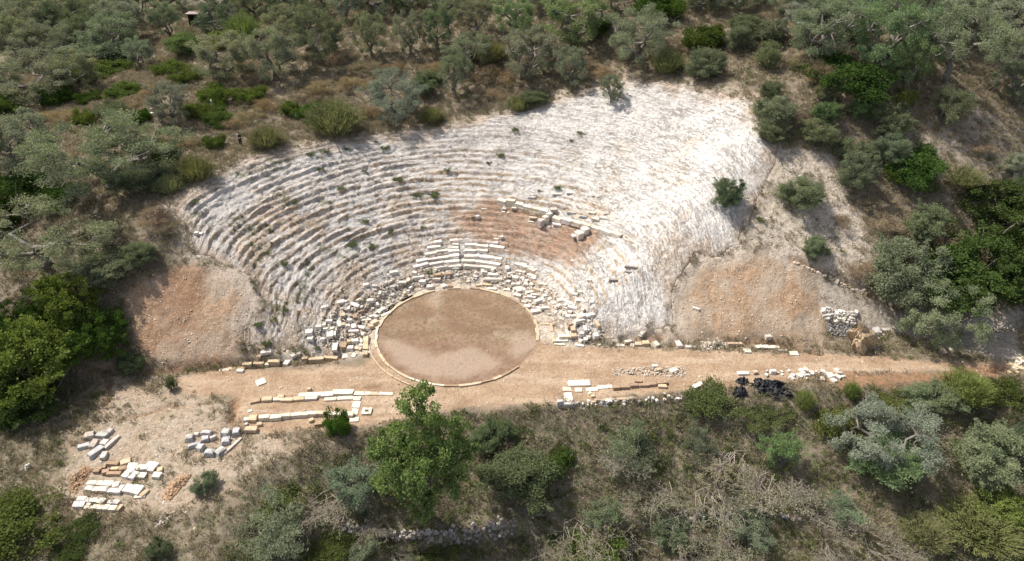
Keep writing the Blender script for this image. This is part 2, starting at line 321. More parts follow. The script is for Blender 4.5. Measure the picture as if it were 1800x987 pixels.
    bmp = g.n('ShaderNodeBump', {'Height': g.math('SUBTRACT', g.math('ADD', g.math('MULTIPLY', n3, 1.3), g.math('MULTIPLY', n2, 1.6)), g.math('MULTIPLY', crk, 0.6)), 'Strength': 1.0, 'Distance': 0.2})
    p = g.n('ShaderNodeBsdfPrincipled', {'Base Color': col, 'Roughness': 0.9, 'Normal': bmp.outputs[0]}); p.inputs['Specular IOR Level'].default_value = 0.2
    g.out(p.outputs[0]); return m
def m_stone():
    m, nt = new_mat('cut_stone'); g = G(nt); co = g.n('ShaderNodeTexCoord').outputs['Object']; oi = g.n('ShaderNodeObjectInfo')
    off = g.n('ShaderNodeVectorMath', {0: co, 1: oi.outputs['Location']}, operation='ADD').outputs[0]
    n2 = g.noise(off, 2.2, 5, 0.65); n3 = g.noise(off, 11.0, 4, 0.6)
    col = g.mix(g.math('MULTIPLY', g.ramp(n2, 0.42, 0.66), 0.7), oi.outputs['Color'], g.mix(1.0, oi.outputs['Color'], (0.70, 0.60, 0.48), 'MULTIPLY'))
    col = g.mix(g.math('MULTIPLY', g.ramp(n3, 0.48, 0.72), 0.5), col, (0.22, 0.20, 0.18))
    bmp = g.n('ShaderNodeBump', {'Height': g.math('ADD', n3, n2), 'Strength': 0.5, 'Distance': 0.06})
    p = g.n('ShaderNodeBsdfPrincipled', {'Base Color': col, 'Roughness': 0.88, 'Normal': bmp.outputs[0]}); p.inputs['Specular IOR Level'].default_value = 0.2
    g.out(p.outputs[0]); return m
def m_leaf():
    m, nt = new_mat('foliage'); g = G(nt); oi = g.n('ShaderNodeObjectInfo')
    A = g.n('ShaderNodeAttribute', attribute_name='var').outputs['Fac']
    c = g.mix(A, g.mix(1.0, oi.outputs['Color'], (0.55, 0.60, 0.55), 'MULTIPLY'), g.mix(1.0, oi.outputs['Color'], (1.5, 1.4, 1.35), 'MULTIPLY'))
    d = g.n('ShaderNodeBsdfDiffuse', {0: c, 1: 0.9}).outputs[0]; t = g.n('ShaderNodeBsdfTranslucent', {0: g.mix(1.0, c, (1.0, 1.05, 0.6), 'MULTIPLY')}).outputs[0]
    s = g.n('ShaderNodeMixShader', {0: 0.33, 1: d, 2: t}).outputs[0]
    g.out(s); return m
def m_plain(name, c1, c2, sc=3.0, rough=0.9, bump=0.4):
    m, nt = new_mat(name); g = G(nt); co = g.n('ShaderNodeTexCoord').outputs['Object']
    n = g.noise(co, sc, 5, 0.6); oi = g.n('ShaderNodeObjectInfo').outputs['Random']
    col = g.mix(g.ramp(n, 0.35, 0.65), c1, c2); col = g.mix(g.math('MULTIPLY', oi, 0.45), col, g.mix(1.0, col, (0.55, 0.55, 0.55), 'MULTIPLY'))
    bmp = g.n('ShaderNodeBump', {'Height': n, 'Strength': bump, 'Distance': 0.05})
    p = g.n('ShaderNodeBsdfPrincipled', {'Base Color': col, 'Roughness': rough, 'Normal': bmp.outputs[0]}); p.inputs['Specular IOR Level'].default_value = 0.2
    g.out(p.outputs[0]); return m
def m_grass(name, c1, c2, trans=0.25):
    m, nt = new_mat(name); g = G(nt); oi = g.n('ShaderNodeObjectInfo').outputs['Random']; A = g.n('ShaderNodeAttribute', attribute_name='var').outputs['Fac']
    c = g.mix(oi, c1, c2); c = g.mix(A, g.mix(1.0, c, (0.6, 0.6, 0.6), 'MULTIPLY'), g.mix(1.0, c, (1.35, 1.35, 1.3), 'MULTIPLY'))
    s = g.n('ShaderNodeMixShader', {0: trans, 1: g.n('ShaderNodeBsdfDiffuse', {0: c}).outputs[0], 2: g.n('ShaderNodeBsdfTranslucent', {0: c}).outputs[0]}).outputs[0]
    g.out(s); return m
M_GROUND = m_ground(); M_ROCK = m_rock(); M_STONE = m_stone(); M_LEAF = m_leaf()
M_BARK = m_plain('olive_bark', (0.13, 0.115, 0.10), (0.24, 0.215, 0.19), 6.0)
M_TWIG = m_plain('bleached_twigs', (0.21, 0.175, 0.145), (0.32, 0.275, 0.23), 3.0)
M_TARP = m_plain('black_tarpaulin', (0.012, 0.012, 0.015), (0.03, 0.03, 0.036), 2.0, 0.55, 0.6)
M_WOOD = m_plain('weathered_wood', (0.40, 0.34, 0.27), (0.55, 0.48, 0.40), 5.0)
M_WHITE = m_plain('white_plastic', (0.75, 0.75, 0.75), (0.85, 0.85, 0.85), 8.0, 0.5)

# ------------------------------------------------------------------ ground sheet
def axis(lo, hi, st, far_lo, far_hi):
    a = list(np.arange(lo, hi + 1e-6, st)); s = st
    while a[-1] < far_hi: s *= 1.25; a.append(a[-1] + s)
    s = st
    while a[0] > far_lo: s *= 1.25; a.insert(0, a[0] - s)
    return np.array(a)
def grid_faces(nx, ny):
    i = np.arange(nx - 1)[:, None] * ny + np.arange(ny - 1)[None, :]
    i = i.ravel(); return np.c_[i, i + ny, i + ny + 1, i + 1]
def soft(P, x, y, w, ns=0.8, seed=91): return sm(-w, w, sdpoly(P, x, y) + ns * fbm(x * 0.5, y * 0.5, seed, 4))
ax = axis(-64, 80, 0.26, -900, 900); ay = axis(-32, 72, 0.26, -700, 1500)
X, Y = np.meshgrid(ax, ay, indexing='ij'); X = X.ravel(); Y = Y.ravel()
Zg = Hg(X, Y); wc = cavea_w(X, Y)
_i0 = int(np.argmin(np.abs(ax + 64))); _j0 = int(np.argmin(np.abs(ay + 32)))
_ni = int(144 / 0.26) + 1; _nj = int(104 / 0.26) + 1
_f = sm(-0.2, 1.6, sdpoly(P_CAVEA, X, Y)); SURF = np.where(wc > 0.5, cavea_z(X, Y)[0] * _f + Zg * (1 - _f), Zg).reshape(len(ax), len(ay))[_i0:_i0 + _ni, _j0:_j0 + _nj]
Zg = Zg - 1.0 * sm(0.55, 0.9, wc)
r_ = np.hypot(X, Y); orch = sm(8.6, 8.35, r_)
grav = soft(P_GRAV, X, Y, 1.5, 2.0); earth = np.maximum.reduce([soft(P_EARTHL, X, Y, 0.6), soft(P_EARTHR, X, Y, 2.2, 2.6), 0.6 * grav])
pale = np.maximum.reduce([soft(P_PALER, X, Y, 1.5, 1.5), 0.9 * soft(P_PATHR, X, Y, 0.8), 0.30 * grav, 0.45 * soft(P_BARE2, X, Y, 3, 5), sm(14.5, 12, r_) * (Y > -3.5), sm(2.5, 0.3, np.abs(sdpoly(P_CAVEA, X, Y)))*0.8])
path = soft(P_TERR, X, Y, 0.5, 0.7)
red = soft(P_RED, X, Y, 0.5); red = np.maximum(red, 0.75 * sm(0.35, 0.75, vn(X * 0.25, Y * 0.25, 95)) * soft(P_EARTHL, X, Y, 0.6))
for P, w, dp in TRENCH: red = np.maximum(red, 0.7 * sm(w * 1.25, w * 0.4, linedist(P, X, Y) + 0.35 * fbm(X, Y, 97, 3)))
edg = edge_d(X, Y); green = np.clip(0.6 * sm(0.5, 3, edg) + 0.35 * sm(-12, -18, X) * (Y < -10) + 0.25, 0, 1) * (1 - path) * (1 - earth)
chips = np.clip(np.maximum.reduce([0.9 * earth, 0.9 * pale, 0.55 * path, 0.9 * grav, 0.22 * orch]) , 0.25, 1) * (1 - 0.6 * sm(1, 4, edg)) * (1 - 0.7 * orch)
ga = np.c_[earth, pale, path, orch]; gb = np.c_[green, red, chips, np.maximum.reduce([soft(P, X, Y, 0.7, 0.9) for P in P_OPALE]) * 1.0]
me = mesh_np('ground', np.c_[X, Y, Zg], grid_faces(len(ax), len(ay)), True, {'ga': ('FLOAT_COLOR', ga), 'gb': ('FLOAT_COLOR', gb)}, M_GROUND)
o = link('ground', me); o['kind'] = 'structure'; o['label'] = 'dry hillside and bare earth terrace around the ruined theatre'

# ------------------------------------------------------------------ rock-cut cavea
ra = np.arange(9.2, 46.5, 0.082); ta = np.radians(np.arange(-22, 206, 0.36))
RR, TT = np.meshgrid(ra, ta, indexing='ij'); X = (RR * np.cos(TT)).ravel(); Y = (RR * np.sin(TT)).ravel()
cz, fr, right, soil, A = cavea_z(X, Y); w = cavea_w(X, Y)
sdc = sdpoly(P_CAVEA, X, Y); _f = sm(-0.2, 1.6, sdc); Z = cz * _f + (Hg(X, Y) + 0.02) * (1 - _f) - 1.0 * sm(0.5, 0.1, w)
F = grid_faces(len(ra), len(ta)); keep = (w[F] > 0.04).any(axis=1); F = F[keep]
used = np.unique(F); remap = np.full(len(X), -1); remap[used] = np.arange(len(used)); F = remap[F]
rr_ = np.hypot(X, Y); arc = np.arctan2(Y, X) * rr_
tanw = np.clip(sm(0.42, 0.05, fr) * sm(0.3, 0.6, A) * (0.4 + 1.3 * vn(arc * 0.3, rr_ * 0.6, 101)) * (0.35 + 0.8 * sm(30, 22, rr_)) + 0.7 * sm(0.05, 0.5, fbm(X * 0.16, Y * 0.16, 103, 5)) * sm(33, 24, rr_), 0, 1)
tanw = np.maximum(tanw, 0.6 * sm(13.5, 11, rr_))
creamw = sm(5, 17, X + 0.2 * Y - 2) * (0.25 + 0.75 * sm(30, 18, Y))
weed = 0.9 * sm(0.62, 0.72, vn(X * 0.5, Y * 0.5, 107)) * sm(6, 1, np.hypot(X + 22, Y - 1)) + 0.8 * sm(0.70, 0.78, vn(X * 0.6, Y * 0.6, 109)) * sm(-5, -18, X)
fade = sm(2.6, -0.3, sdc + 1.6 * fbm(X * 0.6, Y * 0.6, 113, 3)) * (rr_ > 15)
ca = np.c_[tanw, soil * (0.75 + 0.25 * vn(X, Y, 111)), creamw, np.clip(weed, 0, 1)]; cb = np.c_[fade, fade, fade, fade]
me = mesh_np('rock_cut_cavea', np.c_[X, Y, Z][used], F, False, {'ga': ('FLOAT_COLOR', ca[used]), 'gb': ('FLOAT_COLOR', cb[used])}, M_ROCK)
o = link('rock_cut_cavea', me); o['kind'] = 'structure'; o['label'] = 'pale limestone hillside cut into curved rows of theatre seats'

# ------------------------------------------------------------------ stones: shared block meshes
def block_mesh(i, rough, taper=0.0):
    r = random.Random(100 + i); bm = bmesh.new(); bmesh.ops.create_cube(bm, size=1.0)
    bmesh.ops.bevel(bm, geom=list(bm.edges), offset=0.05 + 0.06 * rough, segments=2, profile=0.6, affect='EDGES')
    for v in bm.verts:
        f = 0.05 + rough * 0.16
        v.co.x += r.uniform(-f, f) * 0.7; v.co.y += r.uniform(-f, f) * 0.7; v.co.z += r.uniform(-f, f) * 0.6
        k = 1 - taper * (v.co.z + 0.5); v.co.x *= k; v.co.y *= k
        v.co.z += 0.5
    me = bpy.data.meshes.new('stone'); bm.to_mesh(me); bm.free(); me.materials.append(M_STONE); return me
BLK = [block_mesh(i, 0.22) for i in range(9)]; RUB = [block_mesh(20 + i, 0.6, 0.12) for i in range(9)]; BOULD = [block_mesh(40 + i, 0.9, 0.22) for i in range(7)]
TONE = {'w': (0.64, 0.60, 0.545), 'c': (0.62, 0.555, 0.465), 't': (0.50, 0.395, 0.275), 'g': (0.42, 0.41, 0.41), 'b': (0.33, 0.235, 0.16), 'p': (0.47, 0.42, 0.385), 'd': (0.30, 0.27, 0.25)}
def tone(t):
    c = TONE[t]; k = rnd.uniform(0.88, 1.08); return (min(c[0] * k, .8), c[1] * k * rnd.uniform(.97, 1.03), c[2] * k * rnd.uniform(.94, 1.04))
def stone_at(x, y, L, W, h, rot, t, name='stone_block', parent=None, kind=None, tilt=0.0, sink=0.2, zoff=0.0, ground=None):
    me = rnd.choice(kind or BLK); o = bpy.data.objects.new(name, me); C.objects.link(o); o.color = (*tone(t), 1)
    z = (float(surf(x, y)[0]) if ground is None else ground) - sink * h + zoff
    o.scale = (L, W, h)
    o.rotation_euler = (R(rnd.uniform(-2, 2) + tilt * rnd.uniform(-1, 1)), R(rnd.uniform(-2, 2) + tilt * rnd.uniform(-1, 1)), R(rot))
    o.location = Vector((x, y, z)) - (parent.location if parent else Vector((0, 0, 0)))
    if parent: o.parent = parent
    return o
ZR = {1: (370, 590, 5.455), 4: (100, 720, 4.936), 6: (820, 335, 6.0), 7: (940, 560, 6.0), 8: (1230, 580, 6.0), 9: (1400, 480, 4.4875), 5: (600, 330, 2.992), 2: (530, 500, 7.05), 3: (640, 390, 7.05), 10: (900, 480, 7.05), 11: (800, 390, 7.05)}
def zp(k, X, Y): a = ZR[k]; return a[0] + X / a[2], a[1] + Y / a[2]
def put(k, X, Y, L, W, h, rot, t, **kw):                 # (X, Y): middle of the top face in crop k of the photograph
    px, py = zp(k, X, Y); p = at(px, py); s = ppm(p); p = at(px, py + h * s * 0.78 * 0.85)
    return stone_at(p[0], p[1], L * .9, W * .9, h * .85, rot, t, **kw)
def wall(name, label, cat, k, items, **kw):
    px, py = zp(k, items[0][0], items[0][1]); p = at(px, py); w = thing(name, label, cat, (p[0], p[1], p[2]))
    for it in items: put(it[7] if len(it) > 7 else k, *it[:7], name='stone', parent=w, **kw)
    return w
# --- stage building and parodos walls
wall('retaining_wall', 'low tan retaining wall with a stepped end left of the orchestra', 'wall', 1,
  [(125,300,1.0,.45,.25,8,'c'),(240,278,1.9,.5,.3,6,'t'),(350,228,1.0,.5,.6,2,'t'),(460,222,1.15,.5,.55,-4,'t'),(540,240,.45,.5,.4,0,'c'),(605,212,1.25,.55,.65,0,'t')], sink=.2)
wall('retaining_wall', 'two long tan wall stones at the left corner of the seating', 'wall', 1, [(1015,180,1.7,.5,.75,4,'t'),(1150,176,1.5,.5,.55,-5,'t'),(905,195,.6,.5,.4,10,'t')], sink=.2)
wall('stage_wall', 'long tan foundation wall of flat slabs behind the small dark green tree', 'wall', 1,
  [(545,590,1.0,.6,.5,3,'t'),(640,600,.8,.5,.35,3,'c'),(680,570,.6,.45,.4,0,'t'),(735,600,1.2,.5,.4,4,'t'),(850,590,1.1,.55,.42,4,'t'),(965,585,1.3,.5,.42,5,'c'),
   (920,553,1.5,.6,.5,4,'c'),(1022,550,.9,.6,.5,4,'w'),(1120,545,1.3,.65,.5,4,'w'),(1270,528,2.15,.75,.5,3,'c'),(1150,600,1.3,.5,.25,4,'c'),(1292,592,1.65,.5,.25,4,'c'),(1405,600,.75,.6,.2,0,'c'),(430,610,1.0,.7,.35,20,'b')], sink=.3)
wall('stage_paving_strip', 'flush line of thin tan slabs running right from the stage wall', 'paving', 1,
  [(1425,550,1.1,.55,.16,0,'c'),(1505,550,.55,.5,.16,0,'c'),(1570,551,.85,.5,.16,0,'t'),(1680,551,1.5,.45,.16,0,'c'),(1400,655,.8,.9,.16,0,'w'),(1385,725,.65,.8,.16,0,'c'),(1375,800,.9,.6,.16,5,'c')], sink=.35)
wall('stage_wall', 'foundation wall of squared tan blocks in front of the slab wall', 'wall', 1,
  [(520,765,1.05,.55,.55,5,'c'),(632,762,1.15,.55,.55,4,'c'),(732,752,.85,.5,.55,4,'c'),(817,742,.92,.5,.55,3,'c'),(900,738,.85,.5,.55,3,'c'),(980,732,.8,.5,.55,3,'c'),(1062,728,.98,.5,.55,2,'t'),(1330,740,.95,.55,.5,-8,'c'),(1180,735,.9,.5,.5,2,'c'),(1255,738,.7,.5,.5,2,'c')], sink=.2)
wall('stage_wall', 'low row of dark brown stones on the right of the terrace', 'wall', 7,
  [(860,712,.8,.45,.45,5,'b'),(945,703,.85,.45,.45,5,'b'),(1040,690,.8,.45,.45,5,'b'),(1150,688,1.1,.4,.4,3,'b'),(1235,678,.9,.4,.4,3,'b'),(1335,655,1.1,.6,.45,10,'b'),(1345,700,.9,.5,.35,-8,'t'),(1090,650,.8,.35,.25,-6,'b')], sink=.2)
wall('stage_paving_strip', 'flush tan slabs around the big white slab on the terrace', 'paving', 7,
  [(340,738,.9,.65,.15,0,'c'),(355,822,.85,1.3,.15,5,'c'),(460,748,.75,.6,.15,3,'c'),(600,742,1.2,.55,.15,3,'c'),(715,720,1.2,.5,.15,3,'w'),(790,712,.5,.5,.15,0,'c')], sink=.35)
wall('terrace_kerb', 'thin broken tan kerb at the lip of the terrace above the bank', 'kerb', 7,
  [(600,870,.9,.3,.2,4,'t'),(690,855,1.2,.3,.2,5,'t'),(810,845,1.2,.3,.2,4,'t'),(930,838,1.3,.3,.2,4,'t'),(1040,832,.8,.3,.2,3,'t')], sink=.3)
wall('threshold_frame', 'tan kerb frame around the sunken pit right of the orchestra', 'kerb', 7,
  [(176,90,.32,1.6,.22,6,'t'),(193,190,.32,1.7,.22,6,'t'),(100,46,1.1,.35,.2,4,'t'),(262,264,1.3,.3,.18,-3,'c'),(20,120,.35,1.0,.18,3,'t')], sink=.25)
wall('parodos_paving', 'pair of upright tan slabs beside the sunken pit', 'slab', 7, [(400,88,.55,1.2,.3,4,'t'),(405,160,.75,1.0,.3,4,'t'),(345,118,.4,1.1,.3,10,'c')], sink=.2)
wall('retaining_wall', 'tan wall stones and flat slabs along the right track', 'wall', 8,
  [(370,108,1.65,.4,.6,0,'t'),(625,168,.8,.5,.3,5,'c'),(750,178,1.7,.5,.3,-8,'c'),(870,210,1.0,.35,.22,-8,'c')], sink=.2)
LOOSE = [ # crop, X, Y, L, W, h, rot, tone, label
 (1,535,150,1.1,.65,.35,15,'w','white slab lying tilted above the left retaining wall'),(1,730,222,.6,.85,.45,-12,'w','white block standing on end at the left wall'),
 (1,795,180,.5,.6,.4,40,'p','grey pointed block between the two left wall stretches'),(1,845,163,.5,.5,.35,20,'p','small grey block above the pointed grey block'),
 (1,465,182,.45,.45,.4,0,'t','small tan block behind the left retaining wall'),(1,285,328,.75,.4,.3,-3,'w','low white block in front of the stepped wall end'),
 (1,485,440,.95,.9,.2,35,'c','broken flat slab lying alone on the left terrace'),(1,345,790,.5,.5,.4,10,'w','small white lump left of the front stage wall'),
 (1,410,775,.85,.8,.5,-3,'t','square tan block at the left end of the front stage wall'),(1,470,838,.5,.45,.35,20,'t','small tan lump under the square tan block'),
 (1,395,880,1.15,.6,.6,2,'t','squared tan block beside the grey boulders'),(1,968,795,.5,.5,.4,25,'t','small brown lump in front of the front stage wall'),
 (1,1040,825,.85,.6,.45,10,'b','wedge of brown stone left of the small dark green tree'),(1,380,715,.5,.4,.15,20,'w','thin white flake inside the stage building'),
 (1,950,500,.42,.42,.4,5,'t','small tan cube behind the slab wall'),(1,345,840,.3,.3,.25,5,'w','tiny white stone between the two tan blocks'),
 (7,465,675,2.35,.85,.22,2,'w','large white rectangular slab lying on the terrace'),(7,285,222,1.35,.42,.2,-2,'w','long white slab at the front of the pit'),
 (7,310,172,1.3,.55,.45,3,'c','cream wedge shaped block lying in the pit'),(7,375,40,.6,.6,.5,20,'b','brown hollow block at the back of the pit'),
 (7,640,155,.55,.9,.5,8,'w','white block standing alone right of the pit'),(7,680,268,.6,.45,.15,30,'c','small flat cream slab at the edge of the track'),(7,470,278,1.0,.35,.2,-12,'w','white sliver lying on the track edge by the pit'),
 (7,1093,238,.75,.6,.55,0,'t','left one of a pair of tan blocks on the track edge'),(7,1166,238,.75,.6,.55,0,'t','right one of a pair of tan blocks on the track edge'),
 (7,1278,252,.55,.95,.4,25,'c','slanting tan block right of the tan pair'),(7,1140,120,.5,1.0,.4,-40,'c','pale block leaning above the tan pair'),(7,985,200,.9,.4,.3,20,'c','pale slab half buried left of the tan pair'),
 (7,900,278,.95,.4,.18,-3,'c','thin slab at the track edge left of the tan pair'),(7,1030,268,.5,.7,.3,-20,'c','narrow slab leaning on the tan pair'),(7,1515,255,.6,1.0,.4,10,'w','white block in the middle of the track edge'),(7,1645,285,1.15,.45,.3,-5,'w','low white block next to the middle white block'),
 (7,1460,535,.95,.55,.4,28,'w','white slab on the rubble in the middle of the track'),(7,1305,522,.5,.5,.5,10,'t','round orange lump on the rubble in the track'),(7,1265,493,.65,.35,.2,5,'w','flat white flake behind the round orange lump'),
 (7,1715,695,1.25,.5,.35,30,'w','long white block at the terrace lip left of the tarpaulin'),(7,612,805,.45,.45,.3,10,'t','small tan stone right of the white slab'),(7,580,775,.35,.4,.3,30,'c','smaller tan stone behind the small tan stone'),
 (7,265,845,.6,.5,.9,5,'g','grey stone standing upright at the terrace lip'),(7,345,885,1.3,.45,.5,0,'g','grey stone lying at the terrace lip beside the upright one'),
 (8,500,215,.8,.7,.25,-3,'c','square tan slab on the edge of the track'),(8,990,240,.95,.7,.2,-5,'c','flat tan slab at the right end of the track wall'),(8,720,45,.75,.6,.5,10,'p','grey round boulder on the earth mound above the track'),
 (8,455,445,1.25,.45,.3,0,'w','long white stone on the track edge above the tarpaulin'),(8,580,430,.55,.5,.45,15,'t','rusty lump beside the long white stone'),(8,1410,515,.5,.8,.35,25,'w','white block standing out at the right end of the rubble strip'),
 (9,625,440,1.0,1.3,.5,-12,'g','big grey slab in the hollow beside the rock pillar'),(9,700,440,.95,.7,.35,-10,'g','pale grey slab right of the big grey slab'),(9,620,505,.95,.55,.5,-8,'g','grey drum below the big grey slab'),(9,600,540,.85,.5,.45,-10,'g','grey block below the grey drum'),(9,615,592,1.1,.5,.35,-14,'g','long grey stone at the foot of the rock pillar'),
 (9,1705,715,.9,.55,.45,-35,'t','tan block nearest the track at the right edge'),(9,1745,700,.6,.5,.4,-30,'c','small cream block at the right edge'),(9,1780,690,.55,.5,.4,-20,'w','white block at the very right edge above the track'),(9,1775,745,.75,.5,.4,-25,'t','tan block half cut by the right edge'),
 (6,690,75,1.0,.45,.35,-12,'g','grey block lying just above the cross wall'),(6,190,200,.75,.35,.25,-3,'w','white slab left of the brown soil patch'),(6,118,293,.5,.45,.4,10,'w','white cube at the left of the brown soil patch'),
 (6,408,185,.6,.25,.2,-4,'c','topmost thin slab of the little stack on the soil'),(6,395,213,.55,.3,.25,-4,'w','middle slab of the little stack on the soil'),(6,390,243,.5,.3,.25,-4,'w','lowest slab of the little stack on the soil'),(6,440,255,.4,.3,.2,0,'c','small slab right of the little stack'),(6,505,212,.7,.3,.25,-8,'c','slab beside the little stack on the soil'),
 (6,700,312,1.0,.3,.25,-10,'c','thin slab left of the short pier'),(6,680,343,.8,.25,.2,-10,'w','lower thin slab left of the short pier'),(6,955,365,1.1,.45,.3,-22,'w','white slab lying under the cross wall'),(6,865,395,.7,.4,.2,-25,'p','grey flake in the lee of the short pier'),(6,960,222,.5,.4,.3,-10,'c','small cream block above the wall joint'),
 (6,1110,232,1.2,.4,.35,-18,'g','left grey beam above the lower cross wall'),(6,1235,275,1.1,.35,.35,-20,'g','right grey beam above the lower cross wall'),(6,1325,238,.9,.4,.3,-25,'c','cream block highest of the three above the wall'),(6,1440,285,1.0,.5,.35,-25,'w','white block rightmost of the three above the wall'),(6,1360,308,.95,.5,.35,-20,'c','cream block lowest of the three above the wall'),(6,1480,240,.9,.35,.25,8,'p','grey slab right of the three blocks above the wall'),
 (6,1335,65,.4,.35,.25,0,'p','left of two small stones high on the seats'),(6,1392,65,.4,.35,.25,0,'p','right of two small stones high on the seats'),(6,960,38,1.3,.4,.25,-8,'w','long pale stone high above the cross wall'),(6,1095,30,1.1,.4,.25,-8,'w','second long pale stone high above the cross wall'),(6,372,508,.45,.4,.35,5,'w','white cube at the right end of the top seat row'),(6,315,518,.7,.4,.25,-10,'c','cream slab left of the white cube by the top seat row'),
 (5,1525,420,1.7,.3,.35,-14,'d','dark grey beam on the bright right hand slope'),(5,1508,438,.95,.3,.3,-8,'p','grey stone tucked under the dark beam'),(5,1432,485,1.1,.4,.35,-3,'d','dark grey stone alone on the bright right slope'),
 (5,1215,392,.5,.3,.15,-30,'c','thin flake on the slope right of the soil patch'),(5,1865,632,.8,.3,.2,-30,'w','white flake alone on the right earth mound'),(5,-742,238,.7,.4,.3,-10,'w','two-part white stone at the left edge of the seating'),(5,-760,238,.5,.4,.3,-15,'w','smaller white stone at the left edge of the seating'),(5,-55,742,.7,.35,.25,25,'w','white stone alone on the lower left seating'),]
for k, X_, Y_, L, W, h, rot, t, lab in LOOSE:
    o = put(k, X_, Y_, L, W, h, rot, t, kind=RUB if t in 'bgpd' or L < .6 else BLK); tag(o, lab, 'stone block')
# --- cross wall on the seats with two piers
def chain(parent, A, B, n, W, h, t, k=6, skip=(), **kw):
    for i in range(n):
        if i in skip: continue
        f = (i + .5) / n; X_ = A[0] + (B[0] - A[0]) * f; Y_ = A[1] + (B[1] - A[1]) * f
        pa = at(*zp(k, *A)); pb = at(*zp(k, *B)); L = math.hypot(pb[0] - pa[0], pb[1] - pa[1]) / n
        rot = math.degrees(math.atan2(pb[1] - pa[1], pb[0] - pa[0]))
        o = put(k, X_ + rnd.uniform(-4, 4), Y_ + rnd.uniform(-3, 3), L * rnd.uniform(1.04, 1.1), W * rnd.uniform(.9, 1.1), h * rnd.uniform(.9, 1.1), rot + rnd.uniform(-3, 3), t[i % len(t)], name='stone', parent=parent, **kw)
p = at(*zp(6, 345, 85)); w = thing('cross_wall', 'upper stretch of the slanting pale stone wall across the seats', 'wall', p)
chain(w, (335, 85), (860, 218), 6, .75, 1.1, 'wcw', sink=.25); chain(w, (540, 180), (800, 255), 4, .5, .55, 'ct', sink=.2)
p = at(*zp(6, 900, 275)); w = thing('cross_wall', 'lower stretch of the slanting pale stone wall across the seats', 'wall', p)
chain(w, (905, 275), (1310, 385), 4, .68, .65, 'cwc', sink=.2); chain(w, (1310, 385), (1625, 462), 3, .62, .5, 'cw', sink=.2)
p = at(*zp(6, 880, 250)); w = thing('wall_pier', 'short stone pier jutting downhill at the joint of the cross wall', 'wall', p)
chain(w, (895, 225), (765, 360), 3, .75, 1.0, 'wcp', sink=.1)
put(6, 915, 215, .9, .7, .5, 10, 'p', name='stone', parent=w, zoff=.3); 
p = at(*zp(6, 1270, 400)); w = thing('wall_pier', 'stone pier of white slabs jutting downhill from the lower cross wall', 'wall', p)
chain(w, (1275, 390), (1160, 485), 2, 1.0, .95, 'wc', sink=.05)
o = put(6, 1140, 515, .75, .6, .25, 10, 'w', zoff=.35); tag(o, 'white slab perched on soil below the lower pier', 'stone block')
# --- rows of seat blocks
SEATS = [ # px y, px ranges, name words
 (426, [(752,794),(845,866)], 'highest'), (434, [(741,786),(807,848),(850,875)], 'second highest'), (444, [(737,798),(806,847)], 'third highest'),
 (454, [(724,798),(806,858),(858,872),(895,930)], 'fourth highest'), (463, [(720,798),(803,870),(918,932)], 'second lowest'), (471, [(755,802),(806,862)], 'lowest')]
for py, rngs, wd in SEATS:
    p0 = at(801, py); rr0 = math.hypot(p0[0], p0[1])
    t_ = thing('seat_row', f'{wd} curved row of white seat blocks above the orchestra', 'seating', p0, 'rows of seat blocks')
    for a, b in rngs:
        xa = (a - 805) / ppm(p0); xb = (b - 805) / ppm(p0); ta_ = math.acos(xa / rr0); tb = math.acos(xb / rr0)
        n = max(1, round(abs(ta_ - tb) * rr0 / rnd.uniform(1.15, 1.7)))
        for i in range(n):
            if rnd.random() < .07: continue
            th = ta_ + (tb - ta_) * (i + .5) / n; L = abs(ta_ - tb) * rr0 / n * rnd.uniform(.93, .99); rj = rr0 + rnd.uniform(-.09, .09)
            x, y = rj * math.cos(th), rj * math.sin(th)
            stone_at(x, y, L, .5, .42, math.degrees(th) - 90 + rnd.uniform(-2, 2), rnd.choice('wwwcp'), 'seat_block', t_, sink=0, ground=float(Hb(x, y)) - .06)
p0 = at(801, 470); t_ = thing('stairway', 'narrow stair of white blocks climbing through the seat rows', 'stairs', p0)
for i in range(9):
    py = 474 - i * 6.0; x, y, z = at(801, py); stone_at(x, y, .75 if i < 8 else .85, .42, .34, rnd.uniform(-4, 4), 'w', 'step', t_, sink=0, ground=z - .05)
# --- orchestra kerb
t_ = thing('orchestra_kerb', 'ring of tan kerb stones around the round orchestra', 'kerb', (0, -8.5, 0))
a = 0.0
while a < 360:
    L = rnd.uniform(.8, 1.6); da = math.degrees(L / 8.55); m = a + da / 2
    if not (318 < m < 352) and rnd.random() > .14 and not (62 < m < 110 and rnd.random() < .5):
        x, y = (8.55 + rnd.uniform(-.06, .06)) * math.cos(R(m)), 8.55 * math.sin(R(m)); tt = 'c' if 236 < m < 262 or 178 < m < 190 else rnd.choice('ttbt')
        stone_at(x, y, L * .97, (.24 if m > 130 else .3) * rnd.uniform(.7, 1.3), .15, m - 90 + rnd.uniform(-2, 2), tt, 'kerb_stone', t_, sink=.5, ground=0.0)
    a += da
t_ = thing('drain_kerb', 'thin outer kerb line curving round the lower left of the orchestra', 'kerb', (-8, -5.2, 0))
for i in range(9):
    m = 189 + i * 6.5; x, y = 9.35 * math.cos(R(m)), 9.35 * math.sin(R(m)); stone_at(x, y, 1.0, .13, .14, m - 90, 't', 'kerb_stone', t_, sink=.35, ground=0.0)
